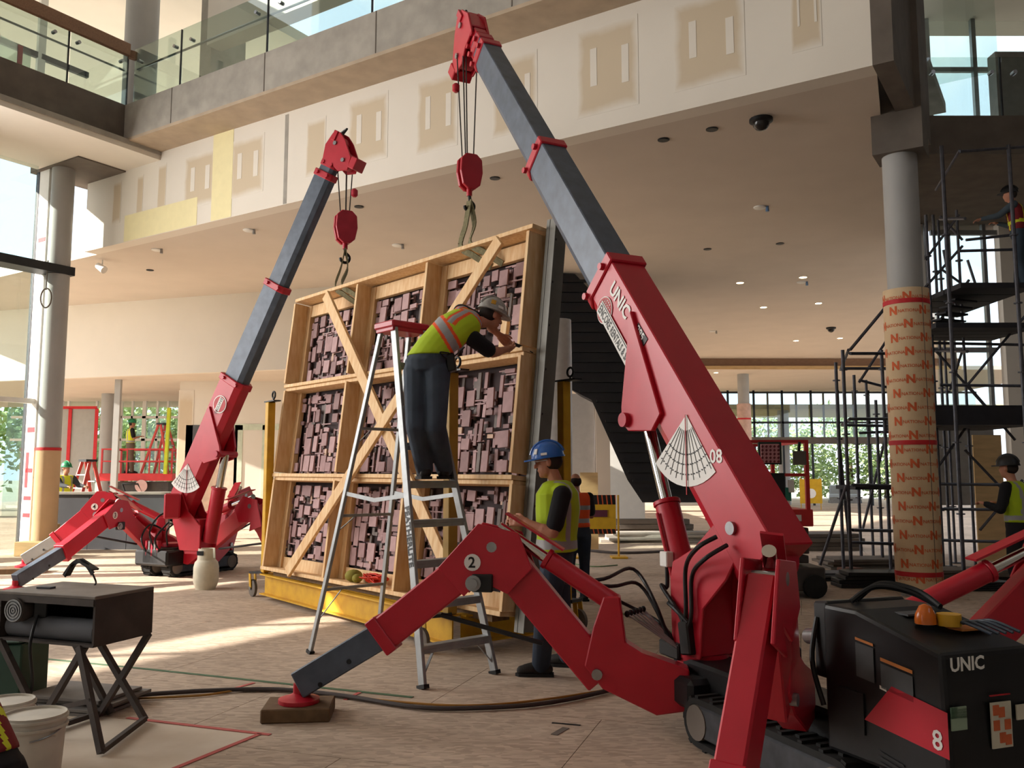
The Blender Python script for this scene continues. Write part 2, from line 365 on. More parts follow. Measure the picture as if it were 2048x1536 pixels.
device(1662, 655, ZS, 'dark hanging camera on the soffit near the scaffold top', 'dome')
device(795, 490, ZS, 'white curved ceiling sensor above the crate top edge', 'x')
device(498, 460, ZS, 'white ceiling sensor on soffit above the left boom', 'x')
device(314, 499, ZS, 'white ceiling sensor on soffit at far left', 'x')
device(1425, 662, ZS, 'pale ceiling sensor on the soffit beside the right boom', 'x')
c = F(205, 520, ZS); t = thing('spot_light', 'small white track spotlight hanging under the left soffit', 'light', c)
m = MB(); m.cyl(c, c-UP*.12, .015); m.build('stem', M_white, t); m = MB(); m.cyl(c+V((-.08, -.05, -.14)), c+V((.1, -.1, -.26)), .07, .09); m.build('head', M_white, t, smooth=True)
# ---- side balcony (left) with glass balustrade, timber guards and clamps
def bal(b, off, z): return E(AC-off, b, z)      # b along E2 (negative = towards the camera)
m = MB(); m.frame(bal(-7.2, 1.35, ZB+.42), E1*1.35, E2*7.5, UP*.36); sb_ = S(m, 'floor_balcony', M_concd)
m = MB(); m.frame(bal(-7.4, 1.2, ZB-.07), E1*1.35, E2*7.4, UP*.1); m.build('soffit_board', M_wall, sb_)
m = MB(); m.frame(bal(-7.2, -.02, ZB-.02), E1*.16, E2*7.5, UP*.05); m.build('drip_edge', M_conc, sb_)
gz0, gz1 = ZF+.02, ZF+1.08
def clamp(parent, c, ax):
    m = MB(); m.cyl(c-ax*.05, c+ax*.05, .035, n=10); return m.build('clamp', M_steel, parent, smooth=True)
def pane(name, lab, p, q, z0, z1, mt=None, grp='balcony glass panels', clampz=.75):
    t = thing(name, lab, 'glass panel', (p+q)/2+UP*z0, grp); n = (q-p).normalized().cross(UP)
    m = MB(); m.beam(p+UP*(z0+z1)/2, q+UP*(z0+z1)/2, .02, z1-z0); m.build('pane', mt or M_gl_green, t)
    m = MB(); m.beam(q+UP*(z0+z1)/2-UP*(z1-z0)/2, q+UP*z1, .025, .03, up=n); m.build('edge_seal', M_dkframe, t)
    for s in (.12, .88): clamp(t, p.lerp(q, s)+UP*(z0+(z1-z0)*clampz), n)
    return t
M_wr = M_steel
# front balustrade over the bulkhead
AA = [AC+.02, AC+1.55, AC+4.0, AC+6.5, AC+9.0, AC+11.5, A_R]
nm = ['first glass balcony panel right of the balcony corner', 'second glass balcony panel over the edge beam', 'third glass balcony panel over the edge beam', 'fourth glass balcony panel over the edge beam at the top edge', 'fifth glass balcony panel, mostly behind the right boom tip', 'glass balcony panel furthest right over the edge beam']
for k in range(6):
    pane('balustrade_panel', nm[k], E(AA[k]+.02, -.6, 0), E(AA[k+1]-.02, -.6, 0), gz0, gz1+.15)
m = MB(); m.tube([E(AC, -.52, ZF+.85), E(A_R, -.52, ZF+.85)], .022, smooth=False); m.build('handrail', M_steel, label='thin steel handrail along the glass over the edge beam', cat='handrail')
bb = [-.65, -1.9, -4.4, -6.9]
nm = ['short corner glass panel of the side balcony', 'glass panel of the side balcony behind the timber guard', 'side balcony glass panel at the left picture edge']
for k in range(3):
    pane('balustrade_panel', nm[k], bal(bb[k+1]+.02, .1, 0), bal(bb[k]-.02, .1, 0), gz0, gz1+.15)
m = MB(); m.tube([bal(-.6, .18, ZF+.8), bal(-8, .18, ZF+.8)], .022, smooth=False); m.build('handrail', M_steel, label='thin steel handrail of the side balcony', cat='handrail')
m = MB(); m.beam(bal(-.72, -.02, ZF+1.16), bal(-9, -.02, ZF+1.16), .09, .26); m.build('guard_timber', M_woodrail, label='long brown timber guard board along the near side balcony top', cat='timber', bevel=.01)
m = MB(); m.beam(bal(-.56, -.02, ZF+1.1), bal(-.7, .02, ZF+1.1), .1, .16); m.build('timber_block', M_woodrail, label='short timber offcut clamped at the balcony corner', cat='timber')
m = MB(); m.beam(bal(-2.6, 2.2, ZF+1.15), bal(-7.6, 2.2, ZF+1.15), .09, .26); m.build('guard_timber', M_woodrail, label='shorter brown timber guard board behind, on the far balcony rail', cat='timber', bevel=.01)
m = MB(); m.tube([bal(-1.2, 2.3, ZF+.85), bal(-9, 2.3, ZF+.85)], .022, smooth=False); m.build('handrail', M_steel, label='steel handrail on the far side of the side balcony', cat='handrail')
pane('balustrade_panel', 'far side balcony glass panel behind the timber', bal(-4.6, 2.32, 0), bal(-2.1, 2.32, 0), gz0, gz1, grp='balcony glass panels')
# taped glass pane leaning with red and white tape
t = thing('spare_glass_pane', 'small spare glass pane with red and white tape on the balcony', 'glass', bal(-2.3, 1.2, ZF))
m = MB(); m.beam(bal(-1.9, 1.5, ZF+.75), bal(-2.7, 1.3, ZF+.75), .02, .6); m.build('pane', M_gl_green, t)
for b_ in (-2.66, -2.15):
    m = MB(); m.beam(bal(b_, 1.28+(b_+2.7)*.25, ZF+.45), bal(b_, 1.28+(b_+2.7)*.25, ZF+1.05), .03, .09, up=E2); m.build('red_tape', M_redtape, t)
# upper storey: white wall block, column, glazing with pale mullions
m = MB(); m.frame(E((AC-.6+A_R)/2, 1.8, ZF+4.75), E1*(A_R-AC+.6)/2, E2*.2, UP*2.3); S(m, 'wall_upper', M_wall)
m = MB(); m.frame(E(AC-.9, 2.3, ZF+3.4), E1*.2, E2*.5, UP*3.5); S(m, 'wall_upper_end', M_conc)
c = E(AC-1.6, .6, ZF); m = MB(); m.cyl(c, c+UP*6.8, .36, n=28); S(m, 'column_upper', M_colgrey, smooth=True)
tw = thing('window_1', None, None, E(AC+4, 7, ZF), kind='structure')
for k in range(9):
    m = MB(); m.box(E(AC-2+k*1.9, 7, ZF+2.5), .12, .22, 5, -.57); m.build('mullion', M_white, tw)
m = MB(); m.beam(E(AC-3, 7, ZF+3.0), E(A_R+1, 7, ZF+3.0), .1, .12); m.build('transom', M_white, tw)
m = MB(); m.beam(E(AC-3, 7.1, ZF+2.5), E(A_R+1, 7.1, ZF+2.5), .03, 5); m.build('pane', M_gl_clear, tw)
m = MB(); m.beam(E(AC-4, 4.6, ZF+1.4), E(A_R, 4.6, ZF+1.4), .25, .55); S(m, 'trim_3', M_wall)
m = MB(); m.frame(E(AC+11, 5.2, ZF+2), E1*.5, E2*.4, UP*2); S(m, 'column_upper_far', M_colgrey)
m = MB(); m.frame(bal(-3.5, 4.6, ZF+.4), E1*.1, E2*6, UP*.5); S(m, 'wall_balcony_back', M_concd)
tw = thing('window_2', None, None, bal(-4, 4.8, ZF), kind='structure')
for k in range(6):
    m = MB(); m.box(bal(-8+k*1.6, 4.7, ZF+3), .1, .18, 5, -.57); m.build('mullion', M_white if k % 2 else M_dkframe, tw)
m = MB(); m.beam(bal(-9, 4.7, ZF+2.6), bal(1.2, 4.7, ZF+2.6), .1, .14); m.build('transom', M_dkframe, tw)
# ---- left glazed facade (post with red tape, glazing) and an added sun-masking wall further along it
PB = F(62, 1105); AF = (PB-O0).dot(E1); BF = (PB-O0).dot(E2)
def fac(s, z, out=0): return PB+E2*s+UP*z-E1*out
SH = math.hypot(SUN.x, SUN.y); LH_ = V((SUN.x, SUN.y, 0))/SH; TAN = -SUN.z/SH
# added unseen wall left of the picture; openings shaped to cast the sun patches
OPEN = [(-16.8, -12.4, 6.8, 7.4), (-9.4, -6.4, 2.6, 5.0), (-6.0, -4.2, 1.6, 3.6), (-3.9, -1.9, 1.0, 2.6)]
tw = thing('wall_left_sun_mask', None, None, fac(-12, 0), kind='structure')
s_edges = sorted({-30, -1.7} | {x for o in OPEN for x in o[:2]})
for a, b in zip(s_edges[:-1], s_edges[1:]):
    hs = [(o[2], o[3]) for o in OPEN if o[0] <= a+.01 and o[1] >= b-.01]; z = 0
    for z0, z1 in sorted(hs)+[(8.3, 8.3)]:
        if z0 > z: m = MB(); m.beam(fac(a, (z+z0)/2), fac(b, (z+z0)/2), .3, z0-z); m.build('sun_mask_panel', M_wall, tw)
        z = z1
for o in OPEN:
    for k in range(int((o[1]-o[0])/1.9)):
        m = MB(); m.beam(fac(o[0]+1.9*(k+.9), o[2]), fac(o[0]+1.9*(k+.9), o[3]), .06, .12, up=E1); m.build('mullion', M_dkframe, tw)
# visible post and mullions
t = thing('door_post', 'white facade post with strips of red tape at far left', 'post', fac(0, 0))
m = MB(); m.beam(fac(0, 0, .05), fac(0, 8.1, .05), .26, .36, up=E1); m.build('post', M_white, t)
m = MB(); m.beam(fac(-.1, 0, .3), fac(-.1, 8.1, .3), .07, .12, up=E1); m.build('dark_mullion', M_dkframe, t)
PZ = lambda py: F(60, 1105).z+(P(60, py, PB.y).z)
for px, y0, y1, vert in ((38, 905, 975, 1), (55, 855, 865, 0), (42, 992, 1000, 0), (42, 1026, 1034, 0), (36, 1086, 1094, 0), (50, 937, 945, 0), (64, 478, 486, 0), (60, 300, 330, 1)):
    z0, z1 = P(60, y1, PB.y).z, P(60, y0, PB.y).z
    m = MB()
    n = -E2; c = fac(0, (z0+z1)/2)-E2*.133
    if vert: m.frame(c-E1*.1, E1*.05, E2*.003, UP*(z1-z0)/2)
    else: m.frame(c-E1*.02, E1*.13, E2*.003, UP*(z1-z0)/2)
    m.build('tape_strip', M_redtape if px != 60 else M_greentape, t)
tw = thing('window_3', None, None, fac(1, 0), kind='structure')
m = MB(); m.beam(fac(-.3, 4.1), fac(-1.7, 4.1), .03, 8); m.build('pane', M_gl_clear, tw)
m = MB(); m.beam(fac(.2, 4.1), fac(.5, 4.1), .03, 8); m.build('pane', M_gl_clear, tw)
for z in (3.1, 5.9): m = MB(); m.beam(fac(-1.7, z), fac(.5, z), .14, .1); m.build('transom', M_dkframe if z > 5 else M_white, tw)
m = MB(); m.beam(fac(-1.7, 5.85)+E1*.3, fac(.3, 5.85)+E1*.3, .5, .18); m.build('ledge', M_dkframe, tw)
m = MB(); m.beam(fac(.2, .28), fac(.5, .28), .3, .56); m.build('sill', M_ply, tw)
m = MB(); m.frame(fac(1.2, 8.35)+E1*.4, E1*.9, E2*1.4, UP*.3); S(m, 'trim_4', M_concd)
# ---- columns
def column(name, c, r, h, m_, lab=None):
    t = thing(name, None, None, c, kind='structure')
    m = MB(); m.cyl(c, c+UP*h, r, n=32); m.build('shaft', m_, t, smooth=True); return t
cl = F(86, 1106); t = column('column_left', cl, .225, 8.15, M_colgrey)
m = MB(); m.cyl(cl, cl+UP*2.1, .236, n=32); m.build('cardboard_wrap', M_card, t, smooth=True)
m = MB(); m.cyl(cl+UP*2.08, cl+UP*2.14, .24, n=32); m.build('red_tape', M_redtape, t, smooth=True)
m = MB(); m.tube([P(95, 540, cl.y-.4)+V((0, 0, .2)), P(92, 580, cl.y-.4)], .012, smooth=False)
m.tube([P(92, 596, cl.y-.4)+V((math.cos(a)*.11, 0, math.sin(a)*.2)) for a in [i*math.pi/6 for i in range(13)]], .016); m.build('cable_coil', M_concd, t, smooth=True)
cr = F(1840, 1192); zt = P(1815, 582, cr.y).z
t = column('column_right', cr, .225, 6.6, M_colgrey)
M_paper = mat('printed_wrap_paper', 'dcc09a', .8, var=.05, scale=4)
m = MB(); m.cyl(cr+UP*.12, cr+UP*zt, .29, n=40); wrap = m.build('paper_wrap', M_paper, t, smooth=True)
M_orange = mat('orange_print', 'd8663c', .8, var=.08)
def oncyl(mb, string, ang, z, size, bold=0, r=.2925):
    vs, fs = textgeo(string, bold)
    mb.add([cr+V((r*math.sin(ang+x*size/r), -r*math.cos(ang+x*size/r), z+y*size)) for x, y in vs], fs)
m = MB(); zz = .2; k = 0
view = math.atan2(-cr.x, cr.y)      # towards the camera
while zz < zt-.1:
    for a in (-1.35, .0, 1.35): oncyl(m, 'N', view+a+(.55 if k % 2 else -.15), zz, .15, .05); oncyl(m, 'NATIONAL', view+a+(.55 if k % 2 else -.15)+.42, zz+.02, .06, .01)
    zz += .185; k += 1
o_ = m.build('printed_lettering', M_orange, t)
for z in (P(1815, 608, cr.y).z, P(1830, 886, cr.y).z, .3):
    m = MB(); m.cyl(cr+UP*(z-.03), cr+UP*(z+.03), .2955, n=40); m.build('red_tape', M_redtape, t, smooth=True)
m = MB(); m.beam(cr+V((.29*math.sin(view+.75), -.29*math.cos(view+.75), .12)), cr+V((.29*math.sin(view+.75), -.29*math.cos(view+.75), zt)), .006, .012); m.build('paper_seam', M_concd, t)
# diagonal foot stand of column
c = P(1490, 900, 38.5); c.z = 0; t = column('column_far', c, .25, 6.4, M_colgrey); m = MB(); m.cyl(c, c+UP*4.7, .3, n=24); m.build('paper_wrap', mat('pinkish_wrap', 'c9a89a', .8), t, smooth=True)
for z in (4.0, 2.0): m = MB(); m.cyl(c+UP*z, c+UP*(z+.07), .305, n=24); m.build('red_tape', M_redtape, t)
c = P(1322, 680, 34); c.z = 0; column('column_stair', c, .25, 6.5, M_colgrey)
# ---- rear left: glazing, partition, hoarding
tw = thing('window_4', None, None, V((-14, 33, 0)), kind='structure')
def XZ(px, py, Y): return P(px, py, Y)
def vbar(mb_parent, px, Y, z0, z1, w, mt, name='mullion', d=.1):
    c = P(px, 900, Y); m = MB(); m.box((c.x, Y, (z0+z1)/2), w, d, z1-z0); return m.build(name, mt, mb_parent)
for px in (112, 133, 190, 240, 262, 286, 312, 333, 356): vbar(tw, px, 33, 0, 4.36, .07 if px != 286 else .14, M_white)
for z in (.4, 2.9, 3.75): m = MB(); m.box((-15.4, 33, z), 7, .1, .09); m.build('transom', M_white, tw)
m = MB(); m.box((-15.4, 33.06, 2.2), 7.4, .02, 4.3); m.build('pane', M_gl_clear, tw)
m = MB(); a = P(60, 900, 33); m.box((a.x-6, 33, 2.2), 9, .2, 4.4); S(m, 'wall_rear_left', M_wall)
t = thing('hoarding', 'grey sheet hoarding with red taped edges behind the left worker', 'hoarding', P(155, 1000, 31.5)*1)
for (x0, x1) in ((120, 139), (141, 193)):
    a, b = P(x0, 817, 31.5), P(x1, 817, 31.5); m = MB(); m.box(((a.x+b.x)/2, 31.5, a.z/2), b.x-a.x, .05, a.z); m.build('sheet', mat('grey_sheet', 'a7a6a2', .7, var=.05), t)
a, b = P(112, 815, 31.4), P(193, 815, 31.4)
m = MB(); m.box(((a.x+b.x)/2, 31.44, a.z), b.x-a.x, .03, .1); m.build('red_tape', M_redtape, t)
for x in (140, 193): a = P(x, 817, 31.4); m = MB(); m.box((a.x, 31.44, a.z*.75), .12, .03, a.z*.5); m.build('red_tape', M_redtape, t)
c = P(212, 900, 30); c.z = 0; column('column_rear', c, .22, 4.4, M_colgrey)
c = P(231, 900, 25.5); m = MB(); m.box((c.x, 25.5, 2.2), .17, .12, 4.4); S(m, 'trim_5', M_colgrey)
a, b = P(357, 900, 26), P(760, 900, 26)
m = MB(); m.box(((a.x+b.x)/2, 26, 2.18), b.x-a.x, .15, 4.36); wp = S(m, 'wall_partition', M_wall)
for x0, y0, x1, y1, mt in ((372, 850, 396, 1012, M_darkgrey), (405, 860, 470, 1030, mat('pink_plaster', 'ddc3b0', .9)), (440, 848, 590, 860, mat('pale_green_board', 'cfd8c4', .9)), (470, 850, 480, 1030, mat('pale_green_board', 'cfd8c4', .9)), (525, 850, 540, 1030, mat('pale_green_board', 'cfd8c4', .9)), (358, 780, 380, 1000, M_patch), (560, 835, 600, 1010, mat('pale_green_board', 'cfd8c4', .9))):
    p, q = P(x0, y0, 25.9), P(x1, y1, 25.9); m = MB(); m.box(((p.x+q.x)/2, 25.915, (p.z+max(q.z, 0.02))/2), q.x-p.x, .012, p.z-max(q.z, .02)); m.build('board_patch', mt, wp)
# low dark wall with a pale cap
a, b = P(108, 1000, 19), P(338, 1000, 19)
t = thing('low_wall', 'low dark grey boarded wall with timber cap behind the left crane', 'wall', V(((a.x+b.x)/2, 19, 0)))
for k in range(3):
    x0 = a.x+(b.x-a.x)*k/3; x1 = a.x+(b.x-a.x)*(k+1)/3-.01; m = MB(); m.box(((x0+x1)/2, 19, .58), x1-x0, .25, 1.16); m.build('board', M_darkgrey, t)
m = MB(); m.box(((a.x+b.x)/2, 19.1, 1.19), b.x-a.x+.1, .5, .05); m.build('cap', M_conc, t)
m = MB(); m.box((-5, 37.5, 3.3), 13, .3, 6.7); S(m, 'wall_rear_middle', M_wall)
# ---- right rear curtain wall
tw = thing('window_5', None, None, V((10, 46, 0)), kind='structure')
for px in (1350, 1406, 1458, 1510, 1567, 1625, 1680, 1741, 1800, 1860): vbar(tw, px, 46, 0, 6.02, .1, M_black)
for py in (785, 845): z = P(1500, py, 46).z; m = MB(); m.box((15.5, 46, z), 18, .1, .1); m.build('transom', M_black, tw)
z = P(1500, 881, 46).z; m = MB(); m.box((15.5, 46, z), 18, .2, .35); m.build('transom', M_concd, tw)
for px in (1434, 1482, 1538, 1595, 1650, 1710): vbar(tw, px, 46.4, 3.4, 6, .08, M_concd)
m = MB(); m.box((15.5, 46.1, 4.6), 18, .02, 2.7); m.build('pane', M_gl_clear, tw)
m = MB(); m.box((12, 50, 5.2), 30, 7, .25); S(m, 'canopy_outside', mat('beige_canopy', 'cdbf9d', .8))
m = MB(); a = P(1335, 900, 46); m.box((a.x-8, 45.9, 3.0), 16, .3, 6.1); S(m, 'wall_rear', M_wall)
c = P(1568, 900, 47.5); c.z = 0; column('column_outside', c, .3, 5.1, M_colgrey)
# ---- right atrium: gallery slab, window walls, white walls
YR = 18.0
def rbox(px0, py0, px1, py1, Y, d, name, mt, parent=None, **k):
    p, q = P(px0, py0, Y), P(px1, py1, Y); m = MB(); m.box(((p.x+q.x)/2, Y, (p.z+q.z)/2), abs(q.x-p.x), d, abs(p.z-q.z)); return m.build(name, mt, parent, **k) if parent else S(m, name, mt, **k)
zsl0, zsl1 = P(1900, 312, 14).z, P(1900, 236, 14).z
m = MB(); m.box((15.0, 16.2, (zsl0+zsl1)/2), 16.9, 4.6, zsl1-zsl0); S(m, 'floor_gallery', M_concd)
tw = thing('window_6', None, None, V((9.5, YR, 3)), kind='structure')
zb, zt_ = P(1900, 812, YR).z, P(1900, 420, YR).z
for px in (1856, 1872, 1917, 1990): vbar(tw, px, YR, zb, zt_, .07 if px != 1856 else .2, M_alu if px != 1856 else M_white)
for py in (466, 700): z = P(1900, py, YR).z; a, b = P(1860, py, YR), P(1992, py, YR); m = MB(); m.box(((a.x+b.x)/2, YR, z), b.x-a.x, .08, .1); m.build('transom', M_alu, tw)
rbox(1860, 425, 1992, 812, YR+.05, .02, 'pane', M_gl_clear, tw)
rbox(1990, 425, 2300, 1010, YR, .2, 'wall_right_rear', M_wall)
rbox(1848, 812, 1990, 1010, YR, .2, 'wall_right_low', mat('grey_gallery_wall', '8d8a86', .8))
tw = thing('window_7', None, None, V((10, YR, 9)), kind='structure')
zb, zt_ = P(1900, 240, YR).z, P(1900, 40, YR).z
for px in (1853, 1895, 1992): vbar(tw, px, YR, zb, zt_+.6, .09, M_alu)
a, b = P(1850, 140, YR), P(2120, 100, YR); m = MB(); m.box(((a.x+b.x)/2, YR, a.z), b.x-a.x, .08, .1); m.build('transom', M_alu, tw)
rbox(1850, 30, 2120, 240, YR+.06, .02, 'pane', M_gl_clear, tw)
rbox(1982, 110, 2120, 240, YR-.5, .3, 'wall_gallery_corner', mat('grey_gallery_wall', '8d8a86', .8))
m = MB(); m.box((14.5, 15.6, P(1850, 75, YR).z+1.6), 12, 6.2, 2.4); S(m, 'ceiling_gallery', M_soffit)
a, b = P(1850, 232, 14.1), P(2120, 212, 14.1)
pane('balustrade_panel', 'clear glass panel of the right gallery beside the dark pier', V((a.x, 14.1, 0)), V((a.x+1.3, 14.1, 0)), zsl1+.02, zsl1+1.1, M_gl_clear)
pane('balustrade_panel', 'clear glass panel of the right gallery at picture edge', V((a.x+1.33, 14.1, 0)), V((a.x+3.0, 14.1, 0)), zsl1+.02, zsl1+1.1, M_gl_clear)
# ---- shell out of the picture: roof, walls behind and right of the camera, added light blockers
m = MB(); m.frame(E((AF+23)/2, -12, 16.2), E1*(23-AF)/2, E2*19.3, UP*.15); S(m, 'roof', M_soffit)
m = MB(); m.box((-4, -9, 7.5), 36, .3, 16); S(m, 'wall_back', M_conc)
m = MB(); m.box((14.2, 4, 7.5), .3, 27, 16); S(m, 'wall_right', M_concd)
m = MB(); m.frame(fac(-10, 13.8)-E1*4.25, E1*4.75, E2*20, UP*.15); S(m, 'roof_sun_block', M_wall)  # unseen slab added to stop sun entering through the upper windows
m = MB(); m.beam(fac(-30, 12.2), fac(-7, 12.2), .3, 7.8); S(m, 'wall_left_light_block', M_wall)  # unseen panel added to cut sky light along the upper left
# ---- black stair flight seen from below
M_stair = mat('black_stair_steel', '1f1d20', .6, var=.15)
def stair():
    YS = 21.0
    t = thing('stair', 'black steel stair with ribbed underside rising behind the crate', 'stair', V((P(1290, 1000, YS).x, YS, 0)))
    m = MB(); pts = [P(x, y, YS) for x, y in ((1086, 546), (1150, 548), (1205, 606), (1340, 800), (1420, 1005), (1285, 1005), (1255, 960), (1183, 800), (1135, 775), (1086, 640))]
    m.loft([pts, [p+V((.5, 2.4, 0)) for p in pts]]); m.build('flight', M_stair, t)
    for k in range(22):      # ribs of the treads
        y = 562+k*20; xl = 1090 if y < 640 else 1090+(y-640)*.36 if y < 775 else 1140+(y-775)*1.92 if y < 800 else 1186+(y-800)*.45 if y < 960 else 1258+(y-960)*.67
        xr = 1160+(y-540)*.62 if y < 800 else 1335+(y-800)*.38
        a, b = P(xl+6, y, YS-.05), P(xr, y, YS-.05); m = MB(); m.box(((a.x+b.x)/2, YS-.04, a.z), b.x-a.x, .1, .06); m.build('tread_rib', M_black, t)
    return t
stair()
a, b = P(1095, 780, 24), P(1190, 1005, 24); m = MB(); m.box(((a.x+b.x)/2, 24, 1.9), b.x-a.x, .2, 3.8); S(m, 'wall_panel_white', mat('grey_white_sheeting', 'b9b6b4', .7, var=.06))
a, b = P(1190, 800, 23.9), P(1220, 1005, 23.9); m = MB(); m.box(((a.x+b.x)/2, 23.9, 1.9), b.x-a.x, .3, 3.8); S(m, 'wall_panel_brown', M_soffit)
a, b = P(1218, 870, 27), P(1256, 1005, 27); m = MB(); m.box(((a.x+b.x)/2, 27, 1.6), b.x-a.x+1, .2, 3.4); S(m, 'wall_panel_far', M_white)
# plastic covered bundle hanging behind the crate
m = MB(); r_ = random.Random(3); rings = []
for i in range(9):
    z = P(1115, 640, 14).z*(1-i/8.0); rings.append([P(1080, 640, 14)*0+V((P(1111, 700, 14).x+math.cos(a)*(.25+.02*r_.random()), 14+math.sin(a)*.2, z)) for a in [2*math.pi*j/14 for j in range(14)]])
m.loft(rings); m.build('plastic_bundle', mat('white_plastic_sheeting', 'c9c4bf', .5, var=.08, scale=9, bump=.4), smooth=True, label='white plastic-wrapped bundle behind the crate right edge', cat='bundle')
# ---- outdoors: trees, cars, hoarding
M_leaf = mat('sunlit_leaves', '7f9a58', .7, var=.35, scale=2.5, hex2='b3c48a'); M_bark = mat('bark', '6a5b4a', .9, var=.2)
def tree_mesh(seed, n=1500):
    r = random.Random(seed); m = MB()
    blobs = [(V((r.uniform(-1.8, 1.8), r.uniform(-1.5, 1.5), r.uniform(1.4, 5.2))), r.uniform(.9, 1.6)) for _ in range(11)]
    for _ in range(n):
        c, rad = r.choice(blobs); d = V((r.gauss(0, 1), r.gauss(0, 1), r.gauss(0, 1))).normalized()*rad*(r.random()**.4); p = c+d
        u = V((r.gauss(0, 1), r.gauss(0, 1), r.gauss(0, 1))).normalized(); v = u.orthogonal().normalized(); s = r.uniform(.1, .2)
        m.add([p-u*s, p+v*s*.6, p+u*s, p-v*s*.6], [(0, 1, 2, 3)])
    return m
def tree(loc, seed, lab, sc_=1.0):
    t = thing('tree', lab, 'tree', loc, 'trees outside the glazing')
    m = tree_mesh(seed); m.v = [V(loc)+v*sc_ for v in m.v]; o = m.build('foliage', M_leaf, t); o['kind'] = 'stuff'
    m = MB(); m.cyl(loc, V(loc)+UP*3*sc_, .18*sc_, .1*sc_, 10); m.build('trunk', M_bark, t)
for i, (px, Y, s, lab) in enumerate(((90, 42, 1.2, 'pale green tree outside beyond the facade post'), (170, 44, 1.3, 'green tree outside above the grey hoarding'), (245, 41, 1.2, 'green tree outside behind the scissor lift worker'), (310, 43, 1.25, 'bright green tree outside beside the green pole'), (355, 45, 1.2, 'green tree outside next to the partition edge'), (1440, 56, 1.2, 'tree outside the rear glazing left of the far column'), (1520, 58, 1.3, 'tree outside the rear glazing behind the far column'), (1610, 57, 1.25, 'tree outside the rear glazing above the bright car'), (1700, 58, 1.3, 'tree outside the rear glazing behind the scaffold'), (1770, 57, 1.2, 'tree outside the rear glazing next to the wrapped column'), (-90, 40, 1.3, 'tree outside left of the facade post'), (1380, 58, 1.2, 'tree outside the rear glazing behind the right boom'))):
    c = P(px, 900, Y); c.z = -.5; tree(c, i, lab, s*.85)
# ================================================================== SPIDER CRANES
def vplane(px, py, A, B):      # pixel on the vertical plane through floor points A and B
    A, B = V(A), V(B); n = (B-A).cross(UP); d = ray(px, py); o = V((0, 0, CAMZ)); return o+d*((A-o).dot(n)/d.dot(n))
M_white2 = mat('white_decal', 'e6e3de', .5, var=.02); M_blk2 = mat('black_decal', '151515', .5, var=.05); M_reddec = mat('red_decal', 'b3202a', .5)
M_glassy = mat('orange_lens', 'c8641c', .2, var=.1)
def rod(root, p, q, rb, rr, split, mred, name='cylinder'):
    p, q = V(p), V(q); c = p.lerp(q, split)
    m = MB(); m.cyl(p, c, rb, n=18); m.cyl(c, c+(q-p).normalized()*.03, rb*1.12, n=18); b = m.build(name+'_barrel', mred, root, smooth=True, bevel=.004)
    m = MB(); m.cyl(c, q, rr, n=14); m.build(name+'_rod', M_chrome, root, smooth=True)
